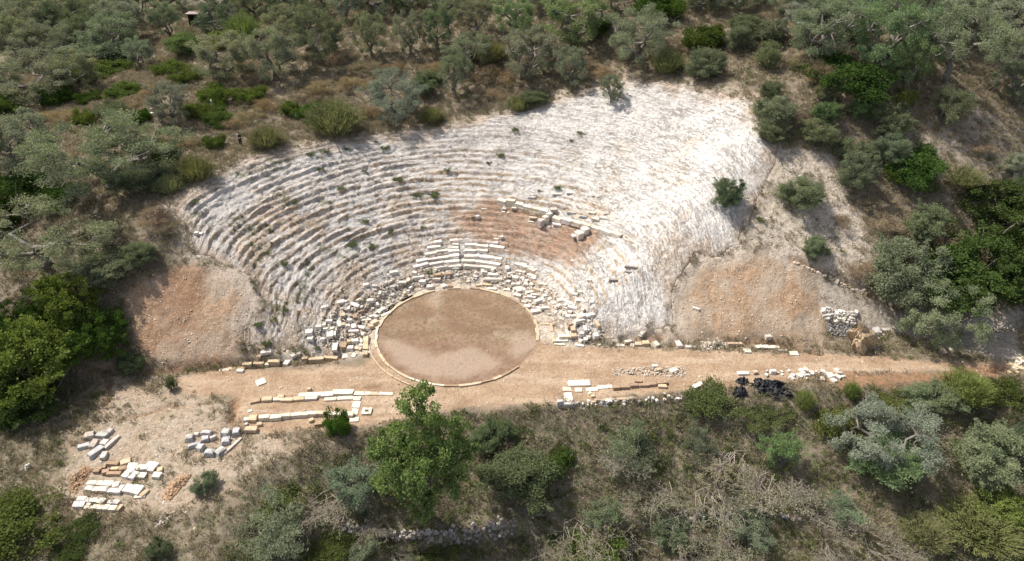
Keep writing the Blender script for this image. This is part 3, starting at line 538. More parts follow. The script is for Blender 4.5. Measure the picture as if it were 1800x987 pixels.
# --- tumbled blocks around the orchestra
HEAPL = [(100,575,.8,.9,.4,10,'w'),(115,650,.75,.8,.4,-8,'w'),(215,515,.7,.55,.4,0,'w'),(275,485,.6,.7,.4,15,'w'),(345,450,.7,.5,.35,-5,'w'),(300,545,.6,.4,.3,0,'w'),(355,590,.75,1.5,.4,8,'w'),
 (465,450,.5,1.8,.4,22,'w'),(410,600,.45,1.0,.4,8,'w'),(420,740,.6,1.6,.5,5,'w'),(262,665,.5,.5,.35,0,'w'),(285,290,.7,.5,.35,15,'w'),(490,225,.9,.6,.4,20,'w'),(535,215,.7,.6,.4,-20,'w'),(575,300,.7,.8,.45,10,'w'),
 (650,255,1.5,.5,.4,-25,'w'),(660,385,.6,1.2,.5,25,'b'),(730,340,.9,.4,.5,30,'b'),(530,730,.7,1.1,.55,0,'b'),(800,700,.65,2.4,.45,6,'t'),(790,840,.6,.8,.5,6,'t'),(915,455,.9,.9,.5,25,'t'),(985,310,.6,1.3,.4,-25,'w'),(930,235,.6,.7,.4,20,'w'),(650,515,.6,1.0,.4,20,'w'),
 (735,530,1.0,.5,.4,-5,'w'),(650,585,1.2,.4,.4,0,'w'),(660,690,.8,.7,.4,20,'w'),(605,775,.7,.7,.45,0,'w'),(700,780,.9,.6,.3,-15,'t'),(590,690,.6,.8,.4,20,'t'),(510,490,.6,.7,.4,20,'t'),(820,430,.8,.4,.35,25,'c'),(880,385,.9,.5,.35,25,'w'),(570,515,.6,.4,.35,0,'w'),(540,850,.7,.9,.2,5,'c'),(650,870,.5,.7,.2,-15,'c'),(860,215,.8,.7,.4,10,'w'),(1050,360,1.2,.4,.3,35,'c')]
def heap_label(it, xs, ys):
    sh = 'long' if max(it[2], it[3]) > 1.9 * min(it[2], it[3]) else ('big squarish' if it[2] * it[3] > .5 else 'small squarish')
    co_ = {'w': 'white', 'c': 'cream', 't': 'tan', 'b': 'brown', 'g': 'grey', 'p': 'grey', 'd': 'dark'}[it[5 + 1]]
    k = sum(it[0] > v for v in xs); return f"{sh} {co_} block in the {['upper', 'middle', 'lower'][sum(it[1] > v for v in ys)]} {['far left', 'left', 'right', 'far right'][k]} of the"
for it in HEAPL:
    o = put(2, *it, kind=BLK if it[2] > .9 else RUB, tilt=6); tag(o, heap_label(it, (250, 550, 850), (330, 600)) + ' heap left of the orchestra', 'stone block', 'large fallen blocks left of the orchestra')
HEAPR = [(45,60,.7,.7,.45,-20,'w'),(70,185,1.2,.5,.35,20,'c'),(110,215,1.2,.5,.35,20,'c'),(70,265,1.0,.6,.35,-25,'c'),(215,235,1.0,.5,.35,25,'c'),(310,205,1.0,.4,.35,-35,'t'),(265,85,.7,.4,.3,-25,'w'),(385,150,1.0,.4,.3,-25,'w'),(300,265,1.3,.4,.4,0,'c'),(240,300,1.1,.5,.4,-15,'w'),(410,275,.7,.7,.45,15,'w'),
 (350,340,1.5,.5,.4,25,'w'),(470,320,.5,.6,.35,0,'c'),(515,365,.7,.8,.4,20,'w'),(600,340,.7,.6,.4,5,'w'),(190,395,.8,.5,.4,-15,'w'),(205,335,.7,.4,.35,-30,'c'),(290,460,1.0,.7,.4,15,'w'),(410,430,1.1,.4,.35,5,'w'),(335,415,.7,.4,.35,-30,'w'),(570,410,.9,.35,.35,40,'w'),(660,400,.5,.9,.4,-30,'w'),
 (690,355,.4,1.7,.4,40,'w'),(750,430,1.2,.5,.4,-30,'w'),(780,260,.8,.5,.35,-25,'w'),(845,235,.6,.4,.35,-25,'w'),(815,340,.6,.6,.35,0,'w'),(885,345,.4,.7,.3,30,'w'),(985,355,.5,.5,.4,0,'w'),(960,95,.5,.4,.3,-15,'w'),(985,510,.7,.7,.4,15,'w'),(925,520,.8,.5,.35,-35,'w'),(870,520,.4,.9,.4,30,'w'),(830,530,.4,.9,.45,15,'c'),(840,600,1.3,.4,.35,25,'w'),
 (905,660,.4,1.5,.4,5,'w'),(860,740,.6,.6,.4,0,'w'),(910,790,.5,1.1,.3,5,'w'),(1050,620,.4,1.4,.4,25,'t'),(720,480,.6,.5,.45,-20,'c'),(650,500,.5,.7,.4,10,'c'),(760,530,.5,.4,.4,0,'c'),(120,45,.5,.7,.3,0,'c'),(710,640,.4,.5,.4,0,'b'),(620,555,.6,.4,.4,-20,'c'),(150,345,.8,.4,.3,-25,'c')]
for it in HEAPR:
    o = put(10, *it, kind=BLK if it[2] > .9 else RUB, tilt=6); tag(o, heap_label(it, (200, 480, 780), (280, 480)) + ' heap right of the orchestra', 'stone block', 'large fallen blocks right of the orchestra')
HEAPT = [(480,580,.4,1.0,.4,-25,'w'),(345,600,.45,1.1,.4,12,'w'),(470,650,1.4,.5,.35,-5,'w'),(650,590,.5,.9,.4,12,'w'),(680,645,.6,.5,.4,20,'w'),(740,690,.7,.7,.4,-5,'w'),(850,635,.5,.5,.35,-20,'w'),(790,625,.8,.4,.3,-15,'c'),(915,575,1.0,.4,.3,-10,'w'),(850,520,.9,.5,.35,-15,'w'),(480,715,2.0,.45,.35,2,'c'),(380,715,.6,.4,.35,0,'c'),(660,745,.6,.5,.35,-15,'w'),(720,775,.6,.4,.35,10,'w'),(300,770,.9,.5,.3,10,'t'),(400,770,1.2,.5,.2,-8,'t'),(455,820,1.2,.4,.2,-10,'c'),(640,830,.9,.4,.25,5,'c'),(250,670,.6,.5,.3,-20,'w'),
 (-310,790,.85,.7,.5,5,'w'),(-145,780,.6,.8,.45,25,'w'),(-65,780,.6,.6,.5,0,'b'),(-230,660,1.2,.45,.4,8,'b'),(-100,645,1.1,.5,.35,5,'b'),(-230,715,1.0,.4,.35,3,'c'),(-395,740,.8,.7,.5,-10,'w'),(-460,690,1.5,.35,.35,18,'w'),(-760,620,1.0,.5,.4,15,'w'),(-660,760,1.2,.5,.3,0,'w'),(-1105,780,.7,.6,.4,20,'w'),(-990,790,.7,.5,.4,0,'g'),(-800,800,1.2,.5,.35,12,'g')]
for it in HEAPT:
    o = put(11, *it, kind=BLK if it[2] > .9 else RUB, tilt=5); tag(o, heap_label(it, (-420, 100, 560), (650, 760)) + ' rubble behind the orchestra', 'stone block', 'large fallen blocks behind the orchestra')
def scatter(poly, n, lo, hi, tones, name, label, cat, group, kind=RUB, tilt=10, seed=0):
    q = np.array(poly, float); rg = np.random.default_rng(seed); k = 0
    P = wpoly(poly); x0, y0 = P.min(0); x1, y1 = P.max(0)
    while k < n:
        x = rg.uniform(x0, x1, 400); y = rg.uniform(y0, y1, 400); ok = sdpoly(P, x, y) > 0
        for a, b in zip(x[ok], y[ok]):
            if k >= n: break
            L = lo + (hi - lo) * rg.random() ** 2; o = stone_at(a, b, L, L * rg.uniform(.5, .95), L * rg.uniform(.4, .7), rg.uniform(0, 180), tones[rg.integers(len(tones))], name, kind=kind, tilt=tilt, sink=.1)
            tag(o, label, cat, group); k += 1
def dry_wall(poly, n, lo, hi, tones, label, seed):
    P = wpoly(poly); x0, y0 = P.min(0); x1, y1 = P.max(0); rg = np.random.default_rng(seed); k = 0
    w = thing('dry_stone_wall', label, 'wall', (P[:, 0].mean(), P[:, 1].mean(), float(surf(P[:, 0].mean(), P[:, 1].mean())[0])))
    while k < n:
        x = rg.uniform(x0, x1, 400); y = rg.uniform(y0, y1, 400); ok = sdpoly(P, x, y) > 0
        for a, b in zip(x[ok], y[ok]):
            if k >= n: break
            L = rg.uniform(lo, hi); stone_at(a, b, L, L * rg.uniform(.6, .95), L * rg.uniform(.5, .8), rg.uniform(0, 180), tones[rg.integers(len(tones))], 'stone', w, kind=RUB, tilt=10, sink=.1); k += 1
PL = [(585,598),(600,560),(615,540),(640,520),(690,496),(740,480),(770,492),(715,518),(676,552),(655,575),(640,612),(605,622),(588,615)]
PT = [(735,470),(800,474),(870,474),(905,490),(880,508),(805,497),(745,500)]
PR = [(905,482),(960,505),(1010,540),(1055,590),(1040,602),(1012,602),(1000,560),(955,552),(925,530),(890,512)]
scatter(PL, 100, .22, .6, 'wwwwgct', 'rubble_block', 'small broken stone in the pale heap left of the orchestra', 'rubble', 'small rubble left of the orchestra', seed=1)
scatter(PT, 45, .2, .5, 'wcctw', 'rubble_block', 'small broken stone in the strip behind the orchestra', 'rubble', 'small rubble behind the orchestra', seed=2)
scatter(PR, 75, .22, .6, 'wwwc', 'rubble_block', 'small broken stone in the pale heap right of the orchestra', 'rubble', 'small rubble right of the orchestra', seed=3)
scatter([(1330,652),(1470,652),(1490,662),(1470,672),(1400,668),(1335,662)], 45, .25, .65, 'wwwcp', 'rubble_block', 'white rubble stone in the strip between track and tarpaulin', 'rubble', 'white rubble along the track', seed=4)
dry_wall([(1442,541),(1505,550),(1500,572),(1448,566)], 120, .2, .55, 'wwgp', 'ruined dry stone wall of grey rubble beside the rock pillar', 6)
dry_wall([(1395,460),(1500,503),(1590,536),(1590,543),(1495,510),(1395,466)], 60, .2, .42, 'ppct', 'low line of brown terrace stones below the right hand olives', 7)
scatter([(1768,632),(1800,628),(1800,660),(1772,655)], 14, .25, .5, 'wct', 'rubble_block', 'small stone of the heap at the right edge of the track', 'rubble', 'heap at the right edge of the track', seed=9)
# --- sorted blocks on the lower left ground
def row_things(k, items, label, cat, group=None, kind=BLK, name='stone_block', tilt=0):
    items = sorted(items, key=lambda i: i[0])
    for i, it in enumerate(items):
        o = put(k, *it, kind=kind, name=name, tilt=tilt); tag(o, label.format(ordn(i)), cat, group)
row_things(4, [(660,478,.85,.65,.4,0,'w'),(735,495,.85,.6,.35,3,'w'),(795,475,.5,.95,.4,-20,'w'),(840,482,.62,1.05,.45,-12,'w'),(895,508,.5,.55,.3,20,'t')], 'white squared block, {} from left at the back of the upper sorted row', 'stone block', 'sorted white blocks')
row_things(4, [(622,540,.68,1.15,.4,-15,'w'),(672,558,.6,.85,.4,-15,'w'),(740,555,.78,.65,.4,-4,'w'),(870,555,.78,.65,.4,-4,'w')], 'white squared block, {} from left at the front of the upper sorted row', 'stone block', 'sorted white blocks')
row_things(4, [(310,625,.85,.5,.4,0,'c'),(378,628,.5,.55,.4,-4,'c'),(448,632,.95,.6,.4,-3,'w'),(520,645,.55,.6,.4,10,'w'),(620,668,.65,.9,.45,-12,'w'),(695,680,1.0,1.0,.45,-12,'w')], 'white squared block, {} from left at the back of the middle sorted row', 'stone block', 'sorted white blocks')
row_things(4, [(288,668,.68,.5,.4,-10,'w'),(345,676,.58,.55,.4,-5,'c'),(410,678,.85,.55,.4,-3,'c'),(492,692,.85,.55,.4,-3,'w'),(556,682,.42,.9,.4,-8,'w')], 'white squared block, {} from left at the front of the middle sorted row', 'stone block', 'sorted white blocks')
row_things(4, [(220,762,.85,.5,.4,-3,'w'),(312,772,1.15,.5,.4,-4,'w'),(392,782,.6,.6,.4,-15,'c'),(465,796,.42,.4,.3,0,'w'),(515,794,.62,.45,.35,-4,'c')], 'white squared block, {} from left at the back of the lowest sorted row', 'stone block', 'sorted white blocks')
row_things(4, [(195,808,.95,.6,.4,0,'w'),(262,834,.45,.4,.3,10,'c'),(282,808,.4,.3,.3,0,'w'),(302,838,.3,.35,.3,0,'c'),(362,834,1.0,.5,.4,-5,'c'),(436,838,.52,.55,.4,0,'c'),(492,842,.65,.55,.4,0,'c'),(546,838,.32,.7,.4,-12,'t')], 'white squared block, {} from left at the front of the lowest sorted row', 'stone block', 'sorted white blocks')
row_things(4, [(765,715,.4,.85,.3,-25,'t'),(720,752,.95,.3,.2,5,'w')], 'thin slab propped at the right end of the middle sorted row, {} from left', 'stone block', None)
row_things(4, [(350,520,.55,.5,.4,0,'b'),(372,495,.5,.5,.35,10,'b'),(402,485,.5,.4,.3,0,'b'),(425,520,.65,.6,.45,20,'b'),(490,448,1.15,.55,.45,-5,'b'),(500,540,1.35,.45,.4,0,'b'),(505,500,.85,.4,.3,0,'t'),(580,500,.65,.6,.4,15,'b'),(600,448,.95,.8,.3,25,'t')], 'rust brown rough block, {} from left in the brown group by the sorted rows', 'stone block', 'brown rough blocks', RUB)
row_things(4, [(240,295,1.15,.6,.5,22,'g'),(290,205,.95,.85,.5,15,'p'),(325,275,.6,1.1,.5,-3,'p'),(345,350,.7,1.6,.45,-32,'g'),(400,200,1.15,.7,.5,-8,'g'),(415,385,.55,.9,.4,8,'p'),(420,262,.75,.8,.5,-10,'p'),(460,168,.65,.6,.45,-15,'p'),(482,262,.42,1.9,.45,-20,'p')], 'grey boulder, {} from left in the loose ring of boulders far left', 'boulder', 'far left boulders', RUB)
row_things(4, [(1155,228,.75,.8,.6,15,'g'),(1215,203,.5,.45,.4,0,'c'),(1200,292,1.35,.45,.5,25,'g'),(1250,310,.75,.8,.6,-15,'g'),(1300,187,1.1,.5,.4,0,'g'),(1295,230,.8,.7,.5,10,'g'),(1360,222,.7,.4,.45,40,'p'),(1330,350,1.0,.75,.65,0,'g'),(1420,340,.8,1.1,.65,-30,'g'),(1470,245,.85,.85,.65,15,'g'),(1470,172,.95,.85,.65,-10,'g'),(1566,172,.85,.85,.65,5,'g')], 'grey boulder, {} from left in the cluster by the tan blocks', 'boulder', 'near boulders', BOULD)
o = put(4, 1525, 308, .28, 2.2, .25, -27, 'p'); tag(o, 'long pale stone beam lying beside the grey boulder cluster', 'stone beam')
# --- slab with a square hole
x, y, z = at(*zp(1, 1500, 735)); t_ = thing('pierced_slab', 'square pale slab with a hole lying alone on the terrace', 'slab', (x, y, z))
for dx, dy, L, W in ((-.3, 0, .28, .85), (.3, 0, .28, .85), (0, .28, .32, .28), (0, -.28, .32, .28)): stone_at(x + dx, y + dy, L, W, .22, 0, 'c', 'slab_edge', t_, ground=z, sink=.2)

# ------------------------------------------------------------------ plants: shared meshes
EXT = {}
def tube(pts, rad, n=5):
    V = []; F = []; pts = [np.asarray(p, float) for p in pts]
    for i, p in enumerate(pts):
        d = pts[min(i + 1, len(pts) - 1)] - pts[max(i - 1, 0)]; d = d / (np.linalg.norm(d) + 1e-9)
        a = np.cross(d, (0.3, 0.9, 0.2)); a /= np.linalg.norm(a) + 1e-9; b = np.cross(d, a)
        for k in range(n):
            t = 2 * math.pi * k / n; V.append(p + rad[i] * (a * math.cos(t) + b * math.sin(t)))
    for i in range(len(pts) - 1):
        for k in range(n):
            F.append((i * n + k, i * n + (k + 1) % n, (i + 1) * n + (k + 1) % n, (i + 1) * n + k))
    return V, F
def join(parts):
    V = []; F = []
    for v, f in parts:
        b = len(V); V += list(v); F += [tuple(i + b for i in q) for q in f]
    return np.array(V), np.array(F)
def leaves(cen, rad, n, ln, wd, rg, out_c=None, up=0.3, flat=0.8):
    """n small leaf blades round each clump centre -> verts, quads, per-vertex variation"""
    cen = np.repeat(np.asarray(cen), n, axis=0); rad = np.repeat(np.asarray(rad), n)
    N = len(cen); d = rg.normal(size=(N, 3)); d /= np.linalg.norm(d, axis=1)[:, None]
    rr = rg.random(N) ** 0.45; pos = cen + d * (rr * rad)[:, None] * np.array([1, 1, flat])
    ax_ = rg.normal(size=(N, 3)) + d * 0.7 + np.array([0, 0, up]); ax_ /= np.linalg.norm(ax_, axis=1)[:, None]
    sd = np.cross(ax_, rg.normal(size=(N, 3))); sd /= np.linalg.norm(sd, axis=1)[:, None] + 1e-9
    L = ln * rg.uniform(.6, 1.4, N)[:, None]; W = wd * rg.uniform(.7, 1.3, N)[:, None]
    V = np.stack([pos - ax_ * L * .5, pos + sd * W * .5, pos + ax_ * L * .5, pos - sd * W * .5], axis=1).reshape(-1, 3)
    F = np.arange(N * 4).reshape(-1, 4)
    var = np.repeat(np.clip(rg.normal(.45, .22, N) + np.repeat(rg.normal(0, .12, N // n), n), 0, 1), 4)
    return V, F, var
def crown_mesh(name, parts):
    V = np.concatenate([p[0] for p in parts]); b = 0; F = []; var = np.concatenate([p[2] for p in parts])
    for p in parts: F.append(p[1] + b); b += len(p[0])
    me = mesh_np(name, V, np.concatenate(F), False, {'var': ('FLOAT', var)}, M_LEAF)
    EXT[me.name] = float(np.percentile(V[:, 0], 98) - np.percentile(V[:, 0], 2)); return me
def limb(a, b, r0, r1, rg, bend=.15, n=4, sides=5):
    a = np.array(a, float); b = np.array(b, float); L = np.linalg.norm(b - a)
    pts = [a + (b - a) * t + (rg.normal(size=3) * bend * L * (0 < t < 1) * np.array([1, 1, .5])) * .5 for t in np.linspace(0, 1, n)]
    return tube(pts, np.linspace(r0, r1, n), sides)
def make_olive(seed, H=1.0, W=1.15, clumps=58, per=240, bare=0.0, ln=.027, wd=.0105, trunk=.17, low=.1):
    """unit-height tree: trunk that forks low, limbs to the rim, clumps of narrow leaves with gaps"""
    rg = np.random.default_rng(seed); parts = []; tips = []
    nl = rg.integers(3, 6); base = (0, 0, -.05); fk = (rg.uniform(-.05, .05), rg.uniform(-.05, .05), trunk)
    parts.append(limb(base, fk, .055, .042, rg, .1, 4, 7))
    for i in range(nl):
        a = 2 * math.pi * (i + rg.uniform(-.3, .3)) / nl; e = (W * .30 * math.cos(a), W * .30 * math.sin(a), rg.uniform(.5, .68))
        parts.append(limb(fk, e, .034, .016, rg, .25, 5, 5))
        for j in range(4):
            b = a + rg.uniform(-.9, .9); q = rg.uniform(.55, 1.0); t = (W * .47 * q * math.cos(b), W * .47 * q * math.sin(b), rg.uniform(.5, .93))
            parts.append(limb(e, t, .014, .004, rg, .25, 4, 4)); tips.append(t)
            for s_ in range(2):
                u = np.array(t) + rg.normal(size=3) * .09; parts.append(limb(np.array(e) * .4 + np.array(t) * .6, u, .006, .002, rg, .2, 3, 3))
    cen = []; rad = []
    lob = rg.uniform(0, 2 * math.pi, 3)
    while len(cen) < clumps:
        a = rg.uniform(0, 2 * math.pi); u = rg.random(); zz = low + (1 - low) * u ** .8
        prof = math.sqrt(max(0, 1 - ((zz - .52) / .52) ** 2)) * (.80 + .22 * math.sin(2 * a + lob[0]) + .13 * math.sin(5 * a + lob[1] + 4 * zz))
        q = prof * rg.uniform(.45, 1.0) ** .5
        cen.append((W * .5 * q * math.cos(a), W * .5 * q * math.sin(a), zz * (.93 + .1 * math.sin(a * 3 + lob[2])))); rad.append(rg.uniform(.055, .125))
    for t in tips: cen.append(t); rad.append(rg.uniform(.06, .11))
    if bare: k = [i for i in range(len(cen)) if cen[i][2] > .28 + .2 * rg.random()]; cen = [cen[i] for i in k]; rad = [rad[i] for i in k]
    V, F = join(parts)
    tm = mesh_np('trunk', V, F, True, None, M_BARK)
    return tm, crown_mesh('crown', [leaves(cen, rad, per, ln, wd, rg), leaves(cen, np.array(rad) * 1.6, max(1, per // 9), ln, wd, rg)])
def make_bush(seed, W=1.0, clumps=60, per=90, ln=.05, wd=.022, lump=.13, dome=.6, stem=True, up=.4, loose=.12):
    """unit-height ragged shrub of several lobes, leafy to the ground, with stray shoots"""
    rg = np.random.default_rng(seed); cen = []; rad = []; nl = rg.integers(5, 9)
    lobes = [(0, 0, .45, .36 * W, .42)] + [(W * .30 * math.cos(a) * q, W * .30 * math.sin(a) * q, rg.uniform(.22, .62), W * rg.uniform(.15, .24), rg.uniform(.2, .34)) for a, q in zip(rg.uniform(0, 6.28, nl), rg.uniform(.6, 1.15, nl))]
    wts = np.array([l[3] ** 2 * l[4] for l in lobes]) ** .7; wts /= wts.sum()
    for i in range(clumps):
        l = lobes[rg.choice(len(lobes), p=wts)]; d = rg.normal(size=3); d /= np.linalg.norm(d); q = rg.uniform(.25, 1) ** .4
        p = np.array((l[0] + d[0] * l[3] * q, l[1] + d[1] * l[3] * q, max(.05, l[2] + d[2] * l[4] * q))); cen.append(p); rad.append(rg.uniform(.55, 1.3) * lump)
    parts = [limb((rg.normal() * .03, rg.normal() * .03, -.05), np.array(c) * .95, .016, .004, rg, .2, 4, 4) for c in cen[:18]]
    sh = []; shr = []
    for c in cen[:clumps // 3]:
        dirn = np.array((c[0], c[1], abs(c[2] - .3) + .15)); dirn = dirn / np.linalg.norm(dirn); e = c + dirn * rg.uniform(.08, .2) + rg.normal(size=3) * .03
        parts.append(limb(c, e, .005, .002, rg, .1, 3, 3))
        for t in (.5, .8, 1.0): sh.append(c + (e - c) * t); shr.append(.035)
    V, F = join(parts); tm = mesh_np('stems', V, F, True, None, M_BARK)
    return tm, crown_mesh('foliage', [leaves(cen, rad, per, ln, wd, rg, up=up), leaves(cen, np.array(rad) * 1.6, max(1, int(per * loose)), ln, wd, rg, up=up), leaves(sh, shr, max(4, per // 9), ln, wd, rg, up=up)])
def make_broom(seed, n=1100, W=.9):
    """upright soft tuft of fine green stems"""
    rg = np.random.default_rng(seed); a = rg.uniform(0, 6.28, n); q = rg.random(n) ** .6; h = rg.uniform(.5, 1, n) * (1 - .45 * q ** 2)
    b = np.c_[np.cos(a) * q * .22 * W, np.sin(a) * q * .22 * W, np.zeros(n) - .03]; t = np.c_[np.cos(a) * q * .52 * W, np.sin(a) * q * .52 * W, h] + rg.normal(size=(n, 3)) * .04
    s_ = np.c_[-np.sin(a), np.cos(a), np.zeros(n)] * .0075; m = (b * .45 + t * .55) + np.array([0, 0, .04])
    V = np.stack([b, m + s_, t, m - s_], 1).reshape(-1, 3); F = np.arange(n * 4).reshape(-1, 4); var = np.repeat(np.clip(rg.normal(.5, .22, n), 0, 1), 4)
    sm_ = leaves(t[::2] * .95, np.full(len(t[::2]), 0.05), 6, .035, .011, rg, up=1.0)
    V2, F2 = join([tube([(0, 0, -.05), (.01, .01, .25)], [.02, .01], 4)]); return mesh_np('stems', V2, F2, True, None, M_BARK), crown_mesh('foliage', [(V, F, var), sm_])
def make_brush(seed, L=1.0, n=9):
    """cut bough lying on the ground: a stem with fanning bare twigs and a few dead leaves"""
    rg = np.random.default_rng(seed); parts = []; cen = []
    for i in range(n):
        a = rg.normal() * .45; l = rg.uniform(.35, 1.0) * L; e = np.array((math.sin(a) * l, -math.cos(a) * l, rg.uniform(.03, .16)))
        s_ = np.array((rg.normal() * .13, rg.normal() * .12, .07)); parts.append(limb(s_, e, .010, .003, rg, .14, 5, 4))
        for j in range(9):
            f = rg.uniform(.3, 1.0); p = s_ + (e - s_) * f; b = a + rg.normal() * .6; q = rg.uniform(.15, .34)
            e2 = p + np.array((math.sin(b) * q, -math.cos(b) * q, rg.uniform(-.02, .10))); parts.append(limb(p, e2, .0042, .0016, rg, .15, 3, 3))
            for k in range(3):
                c = b + rg.normal() * .7; p2 = p + (e2 - p) * rg.uniform(.4, 1); e3 = p2 + np.array((math.sin(c) * .12, -math.cos(c) * .12, rg.uniform(-.02, .06)))
                parts.append(limb(p2, e3, .0035, .0015, rg, .1, 2, 3)); cen.append(e3)
    V, F = join(parts); return mesh_np('boughs', V, F, True, None, M_TWIG), crown_mesh('dead_leaves', [leaves(cen, np.full(len(cen), .05), 7, .03, .013, rg, up=0)])
OLIVE = [make_olive(200 + i, W=w_, clumps=c_, bare=b_, low=l_) for i, (w_, c_, b_, l_) in enumerate([(1.15,78,0,.08),(1.3,84,0,.1),(1.0,70,0,.06),(1.35,80,1,.16),(1.2,72,0,.14),(1.1,78,0,.06)])]
OLBARE = [make_olive(230 + i, W=1.5, clumps=52, per=210, bare=1, trunk=.26, low=.4) for i in range(2)]
OLBUSH = [make_bush(300 + i, W=w_, clumps=95, per=260, ln=.032, wd=.012, lump=.115, dome=.5) for i, w_ in enumerate((1.0, 1.1, .9, 1.05))]
LENT = [make_bush(320 + i, W=w_, clumps=70, per=170, ln=.065, wd=.042, lump=.24, dome=.5, up=.6, loose=.06) for i, w_ in enumerate((2.0, 2.2, 1.9))]
BROAD = [make_bush(340 + i, W=w_, clumps=130, per=130, ln=.03, wd=.021, lump=.085, dome=.45, up=.1, loose=.18) for i, w_ in enumerate((1.0, 1.1))]
DENSE = [make_bush(350 + i, W=1.2, clumps=170, per=120, ln=.026, wd=.018, lump=.085, dome=.4, up=.2, loose=.12) for i in range(2)]
BRAM = [make_bush(356 + i, W=3.0, clumps=110, per=80, ln=.085, wd=.05, lump=.25, dome=.6, up=.5, loose=.4) for i in range(3)]
BROOM = [make_broom(360 + i) for i in range(3)]
DRY = [make_bush(370 + i, W=1.8, clumps=50, per=80, ln=.09, wd=.013, lump=.2, dome=.55, up=.8, loose=.3) for i in range(3)]
BRUSH = [make_brush(380 + i) for i in range(5)]
SPARSE = [make_bush(390 + i, W=1.1, clumps=44, per=170, ln=.042, wd=.013, lump=.12, dome=.5, up=1.1, loose=.35) for i in range(3)]
def make_fig(seed=400):
    """tall loose bright tree leaning over the bank, three storeys of foliage"""
    rg = np.random.default_rng(seed); parts = []; cen = []; rad = []
    fk = (0, 0, .22); parts.append(limb((0, 0, -.06), fk, .04, .03, rg, .1, 4, 7))
    lobes = [((.0, .05, .80), .16, .17, 30), ((-.20, .0, .56), .20, .13, 34), ((.20, .02, .60), .20, .13, 34), ((-.02, -.08, .50), .26, .15, 44), ((.22, -.12, .42), .15, .12, 20), ((-.24, -.10, .36), .14, .11, 18), ((-.02, -.14, .20), .11, .13, 16), ((-.34, .05, .50), .07, .06, 8), ((.36, .0, .52), .07, .06, 8)]
    for c, rx, rz, n in lobes:
        parts.append(limb(fk, np.array(c) * .95, .022, .006, rg, .2, 5, 5))
        for i in range(n):
            d = rg.normal(size=3); d /= np.linalg.norm(d); q = rg.random() ** .4; p = np.array(c) + d * np.array((rx, rx, rz)) * q
            cen.append(p); rad.append(rg.uniform(.03, .06))
            if i % 3 == 0: parts.append(limb(np.array(c) * .9, p, .006, .002, rg, .2, 3, 3))
    V, F = join(parts)
    return mesh_np('trunk', V, F, True, None, M_TWIG), crown_mesh('crown', [leaves(cen, rad, 120, .0185, .0125, rg, up=-.1), leaves(cen, np.array(rad) * 1.8, 20, .0185, .0125, rg)])
FIG = [make_fig()]
KIND = {'olive': (OLIVE, 'olive_tree', 'tree', (0.26, 0.283, 0.205), 0), 'bare': (OLBARE, 'olive_tree', 'tree', (0.287, 0.305, 0.209), 0), 'bush': (OLBUSH, 'olive_bush', 'bush', (0.20, 0.225, 0.14), 1),
  'grey': (OLBUSH, 'grey_shrub', 'bush', (0.260, 0.295, 0.200), 1), 'lent': (LENT, 'mastic_shrub', 'bush', (0.13, 0.175, 0.05), 1), 'dark': (LENT, 'evergreen_shrub', 'bush', (0.078, 0.131, 0.035), 1),
  'broad': (BROAD, 'broadleaf_tree', 'tree', (0.165, 0.225, 0.055), 1), 'dense': (DENSE, 'evergreen_thicket', 'bush', (0.075, 0.11, 0.033), 1), 'broom': (BROOM, 'broom_shrub', 'bush', (0.20, 0.205, 0.105), 1),
  'dry': (DRY, 'dry_shrub', 'bush', (0.330, 0.260, 0.182), 1), 'fig': (FIG, 'fig_tree', 'tree', (0.195, 0.25, 0.085), 0), 'spr': (SPARSE, 'olive_regrowth', 'bush', (0.222, 0.258, 0.174), 1),
  'lime': (BROAD, 'lime_green_shrub', 'bush', (0.185, 0.23, 0.065), 1), 'bram': (BRAM, 'bramble', 'bush', (0.138, 0.162, 0.060), 1), 'weed': (SPARSE, 'weed_tuft', 'weed', (0.15, 0.185, 0.075), 3), 'brush': (BRUSH, 'cut_boughs', 'branches', (0.330, 0.322, 0.227), 2)}
NPL = [0]
def plant(kind, px, py, w, h, label, group=None, tint=None, rot=None):
    """(px, py): foot of the plant in the photograph, w x h: its picture size in pixels"""
    meshes, name, cat, col, mode = KIND[kind]; NPL[0] += 1
    p = at(px, py); s = ppm(p); d = np.array(p) - CAM; el = math.atan2(-d[2], math.hypot(d[0], d[1]))
    Wm = w / s * {'fig': .72, 'broad': .9, 'dense': .9, 'olive': .9, 'bush': .93}.get(kind, 1.0)
    if mode == 1: p = at(px, py - 0.22 * Wm * math.sin(el) * s)
    Hm = max((h / s - 0.30 * Wm * math.sin(el)) / math.cos(el), 0.42 * Wm, .3)
    if kind in ('lent', 'dark', 'dry', 'bram'): Hm = max((h / s - 0.5 * Wm * math.sin(el)) / math.cos(el), {'bram': .17}.get(kind, .34) * Wm)
    if mode == 3: Hm = .3 * Wm + .05
    tm, cm = meshes[NPL[0] % len(meshes)]
    ext = max(EXT[cm.name], .3); z = float(surf(p[0], p[1])[0])
    if mode == 2: sc = (Wm, Wm, Wm); rz = R(rot if rot is not None else rnd.uniform(-30, 30))
    else: sc = (Wm / ext, Wm / ext, Hm); rz = rnd.uniform(0, 6.28) if kind != 'fig' else 0
    e = thing(name, label, cat, (p[0], p[1], z), group, rz, sc)
    a = link(tm.name.split('.')[0], tm, e); b = link(cm.name.split('.')[0], cm, e)
    k = rnd.uniform(.88, 1.12); t = tint or (1, 1, 1); b.color = (col[0] * k * t[0] * rnd.uniform(.93, 1.07), col[1] * k * t[1], col[2] * k * t[2] * rnd.uniform(.9, 1.1), 1)
    return e
GREY = (1.0, 1.0, 1.12); DK = (.7, .75, .7); GRN = (.85, 1.04, .75); BLU = (1.0, 1.02, 1.0)
